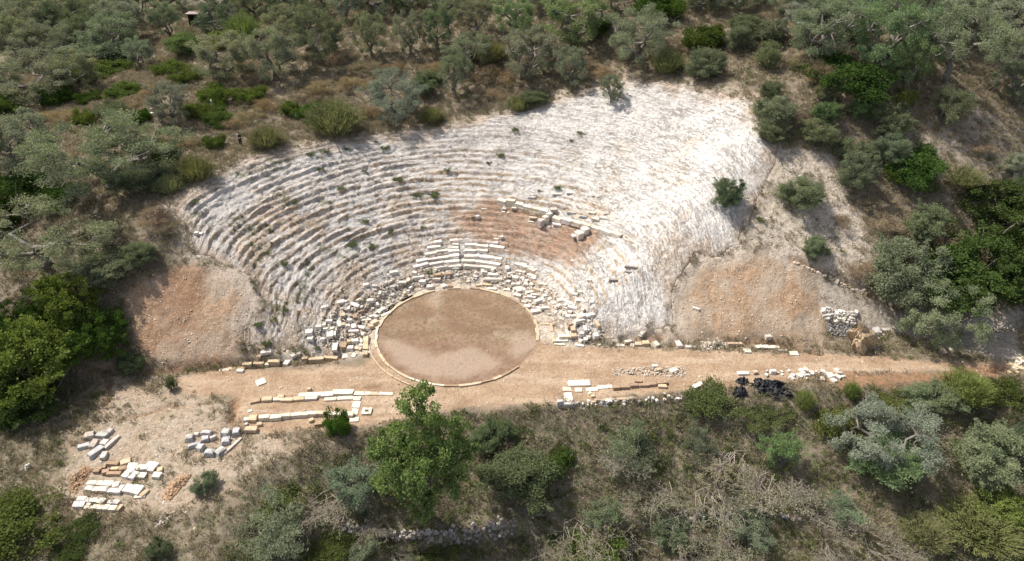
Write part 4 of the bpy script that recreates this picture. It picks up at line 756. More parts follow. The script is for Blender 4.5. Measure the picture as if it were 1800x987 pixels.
PLANTS = [
 # upper left
 ('olive',70,172,135,80,'broad grey olive behind the bright round shrub at the left edge',None),('olive',135,160,95,70,'grey olive overlapping the broad olive at the far left',None),
 ('olive',248,118,62,52,'compact grey olive at the edge of the upper left wood',None),('grey',165,120,115,42,'long low grey shrub in front of the upper left wood',None),
 ('olive',398,140,88,82,'small olive with a clear dark forked trunk, left of three in a line',None),('olive',485,138,95,90,'rounded olive in the middle of three in a line on the upper left',None),
 ('olive',562,108,95,95,'dark based olive at the right of three in a line on the upper left',DK),('broom',430,75,60,55,'soft green feathery shrub between the upper left olives',GRN),
 ('bush',330,100,60,45,'green bush in front of the dark hut',GRN),('lime',395,85,45,35,'yellow green shrub behind the forked small olive',None),('lime',438,95,30,40,'narrow yellow green shrub between two small olives',None),
 ('olive',655,100,58,75,'slim olive with dark trunk near the top, left of two slim ones',None),('olive',722,95,48,75,'slim olive with leaning trunk near the top, right of two slim ones',None),('olive',770,85,60,78,'slim dark olive right of the leaning slim olive',DK),
 ('olive',835,62,90,75,'large olive touching the top edge left of the middle',None),('olive',905,70,72,75,'greener olive near the top centre',GRN),('olive',1012,75,105,85,'wide green olive near the top centre right',GRN),
 ('dark',1050,60,40,32,'small dark shrub under the wide green olive',None),('olive',1120,108,105,95,'grey twiggy olive with dark trunk above the right seating edge',GREY),('dark',1165,38,75,52,'very dark evergreen at the top edge right of centre',None),
 ('olive',800,170,72,82,'olive directly below another olive above the middle of the seating',None),('olive',825,118,78,62,'olive upslope of the one above the middle of the seating',None),('olive',930,135,88,88,'silvery spreading olive above the middle of the seating',GREY),
 ('olive',1002,150,62,68,'slanting small olive right of the silvery spreading olive',None),('olive',697,208,98,84,'pale olive with white forked trunk just above the seating edge',GREY),('broom',590,238,100,70,'big soft green shrub at the upper seating edge',None),('dark',560,215,50,40,'dark green shrub behind the big soft green shrub',GRN),
 ('olive',1074,180,38,48,'little olive growing at the very rim of the seating',None),('broom',1170,130,60,45,'straw green tuft shrub above the right rim',None),('broom',1240,110,50,30,'straw tuft beside the right rim bushes',None),
 ('bush',750,160,60,40,'low dark bush left of the olive above the middle of the seating',DK),('dry',870,150,60,40,'brown dry shrub left of the silvery spreading olive',None),('bush',940,185,45,30,'low olive bush at the seating rim below the silvery olive',DK),
 ('broom',760,215,40,30,'small straw tuft on the seating rim',None),('broom',910,195,40,30,'small straw tuft on the rim right of centre',None),('broom',860,110,60,45,'green broom tuft between the upper middle olives',None),
 # left
 ('olive',200,330,200,135,'very large spreading olive on the left, widest of all olives',None),('olive',40,310,130,120,'large dark olive at the left edge above the spreading crown',None),('bush',205,222,70,52,'dark rounded olive bush behind the very large olive',DK),
 ('olive',305,220,70,72,'grey olive beside two bright green mounds',GREY),('bare',85,468,205,130,'wide silvery olive with black forked trunk and bare boughs at the left',None),
 ('lent',15,198,58,42,'bright green round shrub cut by the left edge',None),('lent',160,218,42,34,'bright green round shrub behind the very large olive',None),('dark',245,220,34,28,'small dark shrub right of the dark olive bush',GRN),
 ('lent',378,182,52,36,'bright green mound, left of two alike on the grassy slope',None),('lent',432,180,56,32,'bright green mound, right of two alike on the grassy slope',None),('lent',350,204,44,28,'bright green mound just right of the grey olive',None),('lent',382,218,46,30,'bright green mound below the small white tripod',None),
 ('lent',374,262,36,32,'bright green round shrub left of the standing person',None),('lent',293,290,36,44,'tall bright green shrub right of the very large olive',None),('lent',512,200,28,26,'small bright green shrub alone in the brown scrub',None),
 ('lent',325,145,58,32,'bright green low mound below the green feathery bush',None),('lent',300,128,52,26,'bright green low mound behind another under the wood',None),('lent',222,168,50,26,'bright green low mound on the open grassy slope',None),('lent',162,178,40,24,'dull green low mound on the bare grassy slope',DK),
 ('lent',150,142,70,34,'bright green thicket at the foot of the upper left wood',None),('lent',200,128,60,26,'yellow green thicket right of the other at the wood edge',None),('dark',105,180,60,40,'dark shrub at the foot of the broad grey olive',None),
 ('broom',345,322,70,52,'straw green shrub at the left end of the seating rim',None),('broom',470,264,64,42,'straw green shrub right of the standing person',None),('broom',300,342,50,36,'straw tuft above the left seating end',None),('bush',250,345,110,55,'dark low bush below the very large olive',DK),('dark',100,360,60,30,'bright dark green patch between the big left olives',GRN),
 ('bush',185,492,105,52,'rounded blue grey shrub above the bright green trees',BLU),('bush',247,470,52,48,'green grey bush above the left earth mound',None),('dark',20,360,90,60,'dark green bush at the left edge between the olives',None),('dense',20,400,90,70,'dark leafy thicket behind the silvery olive at the left edge',DK),
 ('broad',135,575,115,108,'bright green tree with open crown above the left track',None),('dense',185,625,112,88,'dark green leafy tree right of the bright green one',GRN),('broad',62,722,180,160,'large bright green tree at the lower left edge',None),('dense',60,600,120,75,'dark green shrub mass behind the large bright tree',GRN),('dense',10,600,60,90,'dark green shrub cut by the left edge behind the bright trees',GRN),
 ('bush',230,650,45,34,'small grey bush at the foot of the left earth mound',DK),('bush',302,688,18,26,'thin dark weed on the left terrace',DK),('dense',40,735,170,70,'dark undergrowth below the large bright green tree',DK),
 # right
 ('bush',1236,138,60,56,'olive bush left of the rim bushes, with dark foot',None),('lent',1230,86,64,48,'deep green shrub high on the right',DK),('bush',1293,95,46,54,'round olive bush, left of a group of four high on the right',None),('bush',1346,118,46,56,'tall olive bush, lowest of a group of four high on the right',None),('bush',1356,74,52,46,'olive bush, right of a group of four high on the right',None),('bush',1310,62,50,40,'olive bush, uppermost of a group of four high on the right',None),
 ('olive',1440,98,120,100,'dense olive left of the dark trunked olive',None),('olive',1546,118,120,120,'tall olive with a slim dark trunk on the upper right',GRN),('olive',1592,158,90,98,'bright rounded olive in front of the dark trunked olive',GRN),('bare',1662,148,140,150,'old olive with bleached bare boughs and thick dark trunk',None),('olive',1782,176,90,85,'olive at the right edge below the wood',DK),('dark',1483,160,115,62,'wide dark evergreen shrub on the upper right',(.85,.85,.85)),
 ('bush',1355,178,36,40,'small olive bush on the right rim, top of a chain of three',None),('bush',1357,222,64,58,'large olive bush on the right rim, middle of a chain of three',None),('bush',1358,254,52,46,'olive bush on the right rim, bottom of a chain of three',None),
 ('bush',1428,252,60,50,'olive bush just outside the right rim',None),('bush',1452,215,46,42,'greener olive bush behind the one outside the right rim',GRN),('bush',1450,176,36,34,'small olive bush left of the dark twiggy shrub',None),('dry',1478,195,40,34,'grey brown leafless shrub on the upper right',None),
 ('bush',1520,208,50,48,'bright olive bush with a second one in front',GRN),('bush',1556,236,68,60,'large olive bush in front of the bright olive bush',None),('lime',1588,192,34,38,'light green leafy sapling on the upper right',None),('bush',1656,222,60,76,'tall silvery olive bush standing apart on the right',None),
 ('bush',1490,282,52,48,'olive bush above a taller one on the right',None),('bush',1497,332,58,74,'tall dark olive bush right of the pale ground',None),('bush',1561,288,56,62,'olive bush beside the dark flowering shrub',None),('dark',1602,312,84,60,'dark shrub with dense leaves on the right slope',None),('lent',1568,318,42,32,'deep green low shrub at the foot of the dark shrub',DK),
 ('bush',1274,364,50,54,'dark lone bush standing on the white rock slope',DK),('bush',1405,370,66,60,'yellow green bush on the pale ground right of the rock slope',None),('bush',1430,460,44,44,'small blue green ball bush above the right earth mound',BLU),('bush',1622,420,76,72,'silver green olive bush left of the evergreen thicket',None),
 ('bush',1572,522,112,112,'big round olive left of the evergreen thicket',None),('olive',1645,605,112,112,'lone silvery olive standing beside the right track',(1.15,1.2,1.2)),('dense',1700,535,165,135,'front of the dark evergreen thicket at the right',None),('dense',1782,540,150,150,'right end of the dark evergreen thicket cut by the frame',None),('dense',1752,425,150,115,'upper part of the dark evergreen thicket',None),('dense',1790,490,90,120,'deep green crown behind the right end of the thicket',DK),
 ('dry',1550,410,62,42,'grey heap of dead twigs left of the silver green olive bush',None),('dry',1512,492,50,40,'straw coloured shrub left of the big round olive',None),('olive',1782,320,60,60,'faint olive at the right edge above the thicket',None),('dry',1440,145,50,40,'leafless brown bush below the dense olive',None),
 ('dry',1640,440,70,60,'straw coloured grass bush right of the silver green olive bush',None),('broom',1690,330,70,40,'pale soft broom on the bare right slope',None),('broom',1625,340,50,30,'pale soft broom above the silver green olive bush',None),
 # foreground
 ('dark',592,762,42,52,'small dark green tree standing in front of the stage wall',(1.2,1.25,1.0)),('fig',752,902,215,220,'large bright green tree growing up over the terrace edge',None),('bush',362,868,42,36,'small grey green bush beside the rusty stone pile',BLU),('bram',40,965,150,85,'green bramble mass in the lower left corner',(.9,1.0,.8)),('bram',125,965,90,36,'low bramble fringe right of the corner mass',DK),
 ('spr',632,888,95,72,'olive stump regrowth left of the large bright tree',BLU),('spr',1110,832,92,72,'pale grey green regrowth clump right of the middle bank',BLU),('spr',1225,812,48,64,'small regrowth clump with pale bare stems',BLU),('spr',1368,822,60,62,'bright green regrowth on a dark stump',GRN),('bush',895,888,120,85,'twiggy grey bush right of the large bright tree',DK),('bush',868,785,70,48,'dark small bush behind the twiggy grey bush',DK),
 ('dark',965,838,60,42,'dark leafy bush on the brown bank',None),('olive',1545,805,140,100,'sprawling grey olive on the right bank',GREY),('bush',1560,830,120,60,'green undergrowth below the sprawling grey olive',GRN),('bush',1728,835,120,92,'large round green olive on the right bank',None),('spr',470,972,125,76,'pale green regrowth at the lower left bank',BLU),('spr',625,985,70,40,'pale green clump at the bottom edge left of centre',BLU),
 ('spr',1320,958,72,50,'grey green clump among cut boughs near the bottom',BLU),('spr',1487,930,66,54,'blue green clump among cut boughs right of the middle',BLU),('lime',1738,915,80,60,'yellow green leafy bush at the lower right',None),('broom',1715,960,130,66,'soft bright green bush below the yellow green one',(.85,.95,.8)),
 ('bram',1262,722,85,46,'bramble hanging over the lip left of the tarpaulin',None),('bram',1352,748,80,36,'bramble below the black tarpaulin',None),('broom',1412,722,34,40,'small green broom tuft at the terrace lip',GRN),('broom',1495,702,30,34,'small green broom tuft under the red earth',GRN),('bram',1560,716,70,36,'bramble under the red earth strip',None),
 ('bush',1640,722,90,52,'rounded bramble on the right terrace lip',None),('broom',1690,710,80,64,'tall green broom on the right terrace lip',GRN),('bram',1772,722,80,48,'bramble at the right edge under the track',DK),('bush',1790,800,60,60,'green bush cut by the right edge',DK),('bram',1480,770,70,50,'bramble left of the sprawling grey olive',None),
 ('bush',1180,950,60,40,'small grey green sprig clump near the bottom right of centre',BLU),('spr',1060,930,60,46,'small pale clump right of the rubble wall',BLU),('bram',1020,985,110,50,'low bramble at the bottom centre',GRN),('bram',770,990,110,26,'low bramble below the rubble wall',DK),('bush',280,985,40,34,'tiny bush at the bottom left',DK),('bram',500,900,90,30,'bramble under the left terrace corner',None),('bram',560,985,100,40,'dark bramble left of the bottom clump',DK),('broom',1620,960,80,50,'straw green tuft left of the soft bright bush',None),
]
for it in PLANTS: plant(*it[:6], tint=it[6])
def rows(kind, pts, label, group):
    for r_i, row in enumerate(pts):
        for i, (x, y, w, h) in enumerate(sorted(row)): plant(kind if not isinstance(kind, list) else kind[i % len(kind)], x, y, w, h, label.format(ordn(i), ['back', 'middle', 'front'][r_i]), group, tint=[None, GREY, BLU, DK][(i * 7 + r_i) % 4])
rows('olive', [[(-10,40,80,75),(28,25,85,70),(85,28,80,72),(140,22,80,70),(190,30,75,70),(245,40,80,72),(292,20,70,60),(385,18,80,60),(450,30,75,60),(505,32,80,66),(560,24,80,60),(612,40,80,75)],
  [(5,75,85,75),(62,70,85,72),(115,72,80,72),(170,62,80,75),(225,72,75,75),(300,70,70,66),(385,68,70,60),(520,66,75,60)], [(35,108,90,78),(85,112,85,72),(150,92,80,70),(205,98,85,78),(120,110,60,50)]],
  'grey olive of the upper left wood, {} from left in its {} row', 'olives of the upper left wood')
rows('olive', [[(660,22,80,60),(720,20,80,60),(790,25,75,60),(960,20,80,60),(1085,32,80,62),(1230,20,60,40)]], 'olive along the top edge centre, {} from left', 'olives along the top edge')
rows('olive', [[(1290,16,80,55),(1400,30,90,62),(1460,22,90,60),(1520,25,90,60),(1580,20,90,60),(1640,25,90,62),(1700,22,95,66),(1760,18,95,66),(1805,35,90,70)], [(1415,66,85,62),(1480,62,90,70),(1620,70,85,70),(1710,72,110,80),(1770,90,110,85)]],
  'grey olive of the upper right grove, {} from left in its {} row', 'olives of the upper right grove')
DRYS = [(455,150,40,24),(600,110,45,26),(640,130,50,28),(690,130,45,26),(620,160,50,30),(560,165,44,26),(470,195,42,26),(540,180,40,24),(650,205,40,24),(760,130,44,26),(1030,120,50,28),(1060,140,44,24),(870,175,40,22),(1180,100,46,26),(1400,120,44,26),(240,300,50,28),(280,260,40,24),(120,215,46,26),(80,215,46,26),(230,190,44,24),(265,170,40,24),(410,225,40,24),(440,215,44,26),(330,260,40,24),(1720,270,46,24),(1520,130,40,24),(1530,370,44,28),(1480,400,36,22),(270,395,50,30),(300,410,40,26)]
for i, (x, y, w, h) in enumerate(DRYS): plant('dry', x, y, w, h, 'low grey brown dry shrub scattered on the grassy hillside', 'dry shrubs on the hillside')
for (x, y, w, rot, lab) in [(600,868,105,-35,'fan of cut boughs left of the large bright tree'),(640,915,60,25,'grey cut boughs hanging over the rubble wall'),(560,905,70,-50,'cut boughs spread below the olive stump regrowth'),(1010,918,100,15,'fan of bare cut boughs in the middle of the bank bottom'),(945,905,70,-40,'thin cut twigs right of the rubble wall middle'),(1160,850,85,-25,'brown cut boughs below the pale regrowth clump'),(1290,795,95,-55,'pale bough pointing left between two regrowth clumps'),(1345,838,105,-20,'dense fan of grey boughs under the bright green regrowth'),(1240,862,95,8,'hanging pale boughs under the small regrowth clump'),
  (1395,850,90,20,'brown brushwood right of the dense fan of boughs'),(1420,905,95,60,'brushwood sweeping right near the blue green clump'),(1170,925,85,35,'brushwood left of the bottom right clumps'),(1290,940,90,-15,'grey twigs among the bottom clumps'),(1520,955,90,55,'pale twigs at the bottom right of the blue green clump'),(1130,960,80,-60,'grey twigs near the bottom edge'),(1215,965,80,0,'dark twigs at the bottom edge'),(1450,960,70,-20,'short twigs under the blue green clump'),(690,975,60,40,'twigs at the foot of the rubble wall'),(935,955,60,70,'twigs lying along the rubble wall'),(1060,800,80,60,'thin twigs left of the pale regrowth clump')]:
    plant('brush', x, y, w, w * .6, lab, 'cut boughs on the lower bank', rot=rot)
WEEDS = [(650,436),(658,433),(785,303),(545,271),(570,268),(640,300),(700,318),(660,250),(735,345),(765,345),(480,430),(470,445),(500,465),(455,455),(440,430),(620,430),(690,410),(745,400),(755,480),(540,480),(860,285),(880,275),(1005,245),(1020,235),(1337,385),(343,355),(565,300),(600,330),(520,355),(675,260),(610,260),(830,385),(905,230),(980,330),(640,390),(480,560),(455,570),(500,545),(585,590),(558,610),(470,600),(950,335)]
for i, (x, y) in enumerate(WEEDS): plant('weed', x, y + 3, rnd.uniform(7, 19), 5, 'small green weed tuft rooted in the rock cut seats', 'weeds on the seats')

# ------------------------------------------------------------------ ground cover: countless, so stuff
M_STRAW = m_grass('dry_straw', (0.42, 0.345, 0.225), (0.27, 0.225, 0.155)); M_SCRUB = m_grass('scrub', (0.20, 0.185, 0.115), (0.31, 0.265, 0.185)); M_GREEN = m_grass('green_herbs', (0.10, 0.135, 0.04), (0.18, 0.185, 0.075))
M_GREYH = m_grass('grey_herbs', (0.17, 0.18, 0.11), (0.24, 0.225, 0.145)); M_DKH = m_grass('dark_herbs', (0.07, 0.095, 0.03), (0.12, 0.14, 0.05)); M_PEB = m_plain('loose_chips', (0.40, 0.335, 0.265), (0.56, 0.50, 0.425), 2.0); M_PEBR = m_plain('rust_chips', (0.32, 0.20, 0.12), (0.44, 0.30, 0.19), 2.0)
def tuft_mesh(seed, n, h, w, spread, mat_, bl=.03):
    rg = np.random.default_rng(seed); a = rg.uniform(0, 6.28, n); q = rg.random(n) ** .7
    b = np.c_[np.cos(a) * q * spread * .5, np.sin(a) * q * spread * .5, np.zeros(n) - .04]; hh = h * rg.uniform(.5, 1.2, n)
    t = b + np.c_[np.cos(a) * w * rg.random(n), np.sin(a) * w * rg.random(n), hh] + rg.normal(size=(n, 3)) * .05; c = rg.uniform(0, 6.28, n); s_ = np.c_[np.cos(c), np.sin(c), np.zeros(n)] * bl
    V = np.stack([b + s_, t, b - s_], 1).reshape(-1, 3); return mesh_np('tuft', V, np.arange(n * 3).reshape(-1, 3), False, {'var': ('FLOAT', np.repeat(rg.random(n), 3))}, mat_)
def scrub_mesh(seed, mat_, n=160, ln=.12, wd=.05, flat=.6):
    rg = np.random.default_rng(seed); cen = rg.normal(size=(9, 3)) * np.array([.28, .28, .10]) + np.array([0, 0, .22])
    V, F, var = leaves(cen, rg.uniform(.12, .25, 9), n // 9, ln, wd, rg, up=.6, flat=flat); return mesh_np('scrub', V, F, False, {'var': ('FLOAT', var)}, mat_)
def pebble_mesh(i, mat_):
    bm = bmesh.new(); bmesh.ops.create_icosphere(bm, subdivisions=1, radius=.5); r = random.Random(i)
    for v in bm.verts: v.co *= r.uniform(.7, 1.15); v.co.z *= .65
    me = bpy.data.meshes.new('pebble'); bm.to_mesh(me); bm.free(); me.materials.append(mat_); return me
def src(meshes, nm):
    col = bpy.data.collections.new(nm)
    for m_ in meshes: col.objects.link(bpy.data.objects.new(nm, m_))
    return col
def gn_scatter(name, label, x, y, sc, col, tilt=.15, seed=0, zoff=0.0):
    rg = np.random.default_rng(seed); z = surf(x, y) + zoff; n = len(x)
    me = bpy.data.meshes.new(name); me.vertices.add(n); me.vertices.foreach_set('co', np.c_[x, y, z].astype(np.float32).ravel())
    a = me.attributes.new('sc', 'FLOAT', 'POINT'); a.data.foreach_set('value', np.asarray(sc, np.float32))
    rt = np.c_[rg.normal(0, tilt, n), rg.normal(0, tilt, n), rg.uniform(0, 6.28, n)].astype(np.float32)
    a = me.attributes.new('rt', 'FLOAT_VECTOR', 'POINT'); a.data.foreach_set('vector', rt.ravel())
    o = link(name, me); o['kind'] = 'stuff'; o['label'] = label
    ng = bpy.data.node_groups.new(name, 'GeometryNodeTree'); ng.interface.new_socket('Geometry', in_out='INPUT', socket_type='NodeSocketGeometry'); ng.interface.new_socket('Geometry', in_out='OUTPUT', socket_type='NodeSocketGeometry')
    N = ng.nodes; L = ng.links; gi = N.new('NodeGroupInput'); go = N.new('NodeGroupOutput'); ip = N.new('GeometryNodeInstanceOnPoints'); ci = N.new('GeometryNodeCollectionInfo')
    ci.inputs['Collection'].default_value = col; ci.inputs['Separate Children'].default_value = True; ci.inputs['Reset Children'].default_value = True; ip.inputs['Pick Instance'].default_value = True
    na = N.new('GeometryNodeInputNamedAttribute'); na.data_type = 'FLOAT'; na.inputs['Name'].default_value = 'sc'; nb = N.new('GeometryNodeInputNamedAttribute'); nb.data_type = 'FLOAT_VECTOR'; nb.inputs['Name'].default_value = 'rt'
    L.new(gi.outputs[0], ip.inputs['Points']); L.new(ci.outputs[0], ip.inputs['Instance']); L.new(na.outputs['Attribute'], ip.inputs['Scale']); L.new(nb.outputs['Attribute'], ip.inputs['Rotation']); L.new(ip.outputs[0], go.inputs[0])
    md = o.modifiers.new('scatter', 'NODES'); md.node_group = ng; return o
def visible_pts(n, seed):
    rg = np.random.default_rng(seed); px = rg.uniform(-60, 1860, n); py = rg.uniform(-30, 1030, n) ; 
    x = rg.uniform(-82, 95, n); y = rg.uniform(-33, 88, n); return x, y, rg
def masks(x, y):
    cav = cavea_w(x, y); bare = np.maximum.reduce([cav, sm(-.3, .3, sdpoly(P_TERR, x, y)), sm(-.3, .5, sdpoly(P_EARTHL, x, y)), sm(-.3, .5, sdpoly(P_EARTHR, x, y)), .85 * sm(-1, 1, sdpoly(P_PALER, x, y)), sm(-.5, .5, sdpoly(P_PATHR, x, y)), np.where(vn(x * .4, y * .4, 607) > .62, .75, .975) * sm(-1, 1.5, sdpoly(P_GRAV, x, y)), sm(-.2, .2, sdpoly(P_RED, x, y)), .6 * sm(-3, 3, sdpoly(P_BARE2, x, y)), sm(13.5, 12.5, np.hypot(x, y)) * (y > -12)])
    return bare
x, y, rg = visible_pts(150000, 501); bare = masks(x, y); e = edge_d(x, y); pat = fbm(x * .18, y * .18, 601, 4)
ok = rg.random(len(x)) > np.maximum(bare, np.where(e > .5, .55, .35) - .6 * pat); x, y, e = x[ok], y[ok], e[ok]
gn_scatter('dry_grass', 'straw coloured dry grass covering the hillside and bank', x, y, rg.uniform(.6, 1.5, len(x)), src([tuft_mesh(510 + i, 26, .34, .22, .45, M_STRAW, .022) for i in range(4)], 'dry_tuft'), seed=1)
x, y, rg = visible_pts(34000, 502); bare = masks(x, y); e = edge_d(x, y); pat = fbm(x * .15, y * .15, 603, 4)
ok = rg.random(len(x)) > np.maximum(bare, np.where(e > .5, .1, .30) - .9 * pat); x, y = x[ok], y[ok]
gn_scatter('dry_scrub', 'low brownish scrub between the olives and on the bank', x, y, rg.uniform(.5, 1.35, len(x)), src([scrub_mesh(520 + i, M_SCRUB) for i in range(4)], 'scrub_clump'), seed=2)
x, y, rg = visible_pts(40000, 503); bare = masks(x, y); e = edge_d(x, y); pat = fbm(x * .25, y * .25, 605, 4)
ok = rg.random(len(x)) > np.maximum(bare, np.where(e > .5, .1, np.where((x < -34) & (y < 8), .5, .93)) - 1.1 * pat); x, y = x[ok], y[ok]
gn_scatter('green_herbs', 'low green brambles and herbs spreading over the bank', x, y, rg.uniform(.4, 1.1, len(x)) * np.where(edge_d(x, y) > .5, 1.35, 1.0), src([scrub_mesh(530 + i, [M_GREEN, M_GREYH, M_DKH][i % 3], 200, .085, .045) for i in range(6)], 'herb_clump'), seed=3)
# loose chips
x, y, rg = visible_pts(125000, 504); cav = cavea_w(x, y)
dens = np.maximum.reduce([.75 * sm(-.3, .5, sdpoly(P_EARTHR, x, y)), .5 * sm(-.3, .5, sdpoly(P_EARTHL, x, y)), .7 * sm(-1, 1, sdpoly(P_PALER, x, y)), .5 * sm(-1, 1, sdpoly(P_PATHR, x, y)), .6 * sm(-1, 1.5, sdpoly(P_GRAV, x, y)), .20 * sm(-.5, .2, sdpoly(P_TERR, x, y)), .0 * cav, .9 * sm(14.5, 12, np.hypot(x, y)) * sm(9, 10, np.hypot(x, y)) * (y > -3), .03 * np.ones_like(x), .25 * sm(-3, 3, sdpoly(P_BARE2, x, y))]) * (edge_d(x, y) < .5) * sm(8.2, 9.0, np.maximum(np.hypot(x, y), 8.3))
ok = rg.random(len(x)) < dens; x, y = x[ok], y[ok]
PEB = src([pebble_mesh(i, M_PEB) for i in range(5)], 'chip'); PEBR = src([pebble_mesh(20 + i, M_PEBR) for i in range(5)], 'rust_chip')
gn_scatter('stone_chips', 'pale loose stone chips strewn over the bare ground', x, y, .07 + .22 * rg.random(len(x)) ** 3, PEB, .5, 4)
x, y, rg = visible_pts(60000, 505); ok = rg.random(len(x)) < .8 * cavea_w(x, y) * sm(0.30, 0.75, vn(x * .35, y * .35, 611)); x, y = x[ok], y[ok]
M_PEBW = m_plain('white_chips', (0.50, 0.465, 0.43), (0.68, 0.64, 0.59), 2.0); PEBW = src([pebble_mesh(40 + i, M_PEBW) for i in range(5)], 'white_chip')
gn_scatter('rock_fragments', 'grey white rock fragments lying along the rock cut rows', x, y, .05 + .2 * rg.random(len(x)) ** 3, PEBW, .4, 6)
M_PEBG = m_plain('grey_scree', (0.24, 0.23, 0.225), (0.38, 0.365, 0.35), 2.0); PEBG = src([pebble_mesh(60 + i, M_PEBG) for i in range(5)], 'grey_chip')
def pile(name, label, poly, n, lo, hi, col, hgt, seed):
    P = wpoly(poly); rg = np.random.default_rng(seed); x = rg.uniform(P[:, 0].min(), P[:, 0].max(), n * 4); y = rg.uniform(P[:, 1].min(), P[:, 1].max(), n * 4); d = sdpoly(P, x, y); ok = d > 0; x, y, d = x[ok][:n], y[ok][:n], d[ok][:n]
    gn_scatter(name, label, x, y, rg.uniform(lo, hi, len(x)), col, .6, seed, zoff=np.minimum(d * .6, hgt) * rg.random(len(x)))
pile('rubble_pile', 'heap of rust coloured broken stones left of the small bush', [(286,872),(300,850),(318,836),(338,834),(325,850),(308,868),(296,884)], 260, .18, .42, PEBR, .4, 21)
pile('rubble_pile', 'fan of small yellowish stones beside the sorted rows', [(118,862),(128,835),(150,818),(165,825),(150,848),(132,872)], 420, .10, .22, PEBR, .25, 22)
pile('rubble_pile', 'thin streak of pale pebbles below the rust coloured heap', [(270,930),(285,905),(310,900),(300,920)], 120, .10, .22, PEB, .15, 23)
pile('rubble_pile', 'grey scree below the ruined dry wall by the rock pillar', [(1450,562),(1500,568),(1498,592),(1458,588)], 380, .12, .3, PEBG, .15, 28)
pile('rubble_pile', 'rubble streak at the foot of the right earth mound', [(1232,602),(1280,598),(1285,612),(1234,617)], 260, .14, .34, PEB, .3, 24)
pile('rubble_pile', 'low rubble patch in the middle of the right track', [(1075,650),(1140,645),(1205,645),(1205,664),(1150,662),(1080,662)], 260, .10, .28, PEB, .15, 25)
pile('rubble_pile', 'small stones between the larger blocks left of the orchestra', [(545,600),(560,570),(600,545),(640,520),(690,496),(740,478),(775,492),(715,518),(676,552),(655,575),(640,615),(600,622)], 800, .12, .32, PEB, .2, 26)
pile('rubble_pile', 'small stones between the larger blocks right of the orchestra', [(880,470),(950,495),(1010,540),(1065,585),(1060,606),(1012,606),(1000,560),(955,552),(925,530),(890,512),(800,495),(745,496),(760,472)], 900, .12, .32, PEB, .2, 27)
# stone facing of the lower terrace wall and of the terrace lip
def face_wall(label, pts, hgt, n, tones, seed):
    P = wpoly(pts); w = thing('rubble_wall', label, 'wall', (P[:, 0].mean(), P[:, 1].mean(), float(surf(P[:, 0].mean(), P[:, 1].mean())[0]))); rg = np.random.default_rng(seed)
    seg = np.r_[0, np.cumsum(np.hypot(*np.diff(P, axis=0).T))]
    for i in range(n):
        s_ = rg.uniform(0, seg[-1]); x = np.interp(s_, seg, P[:, 0]) + rg.normal() * .12; y = np.interp(s_, seg, P[:, 1]) + rg.normal() * .15; L = rg.uniform(.16, .38)
        stone_at(x, y, L, L * .8, L * .6, rg.uniform(0, 180), tones[rg.integers(len(tones))], 'stone', w, kind=RUB, tilt=8, ground=float(surf(x, y)[0]) - .1 + rg.random() * hgt)
face_wall('dark dry stone wall along the foot of the bank, left stretch', [(600,936),(680,944),(760,946),(840,938),(910,926)], .8, 260, 'ddgdd', 31)
face_wall('dark dry stone wall along the foot of the bank, right stretch', [(1190,915),(1260,905),(1330,903),(1400,918)], .5, 90, 'gdpd', 32)
face_wall('grey stone facing under the lip of the terrace right of the upright stone', [(990,712),(1060,712),(1130,707),(1200,700)], .35, 80, 'gpwd', 33)

# ------------------------------------------------------------------ single things
def crumple(name, label, cat, px, py, L, W, h, mat_, seed, rot=0, n=14):
    rg = np.random.default_rng(seed); x0, y0, z0 = at(px, py); u = np.linspace(-1, 1, n); U, V_ = np.meshgrid(u, u, indexing='ij'); U = U.ravel(); V_ = V_.ravel(); c, s_ = math.cos(R(rot)), math.sin(R(rot))
    k = 1 - .25 * (U * V_) ** 2; k = k * (.78 + .5 * fbm(U * 1.3 + seed * 3.1, V_ * 1.3, seed + 5, 3)); X_ = U * L / 2 * k + rg.normal(size=U.shape) * L * .02; Y_ = V_ * W / 2 * k + rg.normal(size=U.shape) * W * .03
    prof = np.clip(1 - np.maximum(np.abs(U), np.abs(V_)) ** 3, 0, 1); Z_ = h * prof * (.15 + 1.5 * np.abs(fbm(U * 2.6 * L / W + seed, V_ * 2.6, seed, 4))) + .08 * h * rg.normal(size=U.shape)
    wx = x0 + X_ * c - Y_ * s_; wy = y0 + X_ * s_ + Y_ * c; gz = surf(wx, wy); zz = np.maximum(gz * .5 + z0 * .5, gz) + Z_ - .02
    top = np.c_[wx - x0, wy - y0, zz - z0]; bot = np.c_[wx - x0, wy - y0, gz - .12 - z0]; F = grid_faces(n, n); me_ = mesh_np(name, np.r_[top, bot], np.r_[F, F[:, ::-1] + n * n], False, None, mat_)
    o = link(name, me_); o.location = (x0, y0, z0); return tag(o, label, cat)
crumple('tarpaulin', 'long folded black tarpaulin heaped on the terrace lip', 'tarpaulin', 1352, 681, 4.8, 2.2, .75, M_TARP, 3, -8, 30)
crumple('tarpaulin', 'black tarpaulin bundle left of the long folded one', 'tarpaulin', 1306, 672, 1.5, 1.4, .7, M_TARP, 5, 30, 18)
crumple('tarpaulin', 'small black tarpaulin heap sliding down the bank', 'tarpaulin', 1300, 692, 1.7, 1.3, .8, M_TARP, 8, 25, 14)
crumple('tarpaulin', 'tiny dark bundle beside the long white block at the lip', 'tarpaulin', 1243, 680, .7, .5, .4, M_TARP, 9, 0, 8)
crumple('plastic_sheet', 'white crumpled scrap lying in the grass at the lower left', 'litter', 47, 822, .55, .8, .35, M_WHITE, 12, 0, 8)
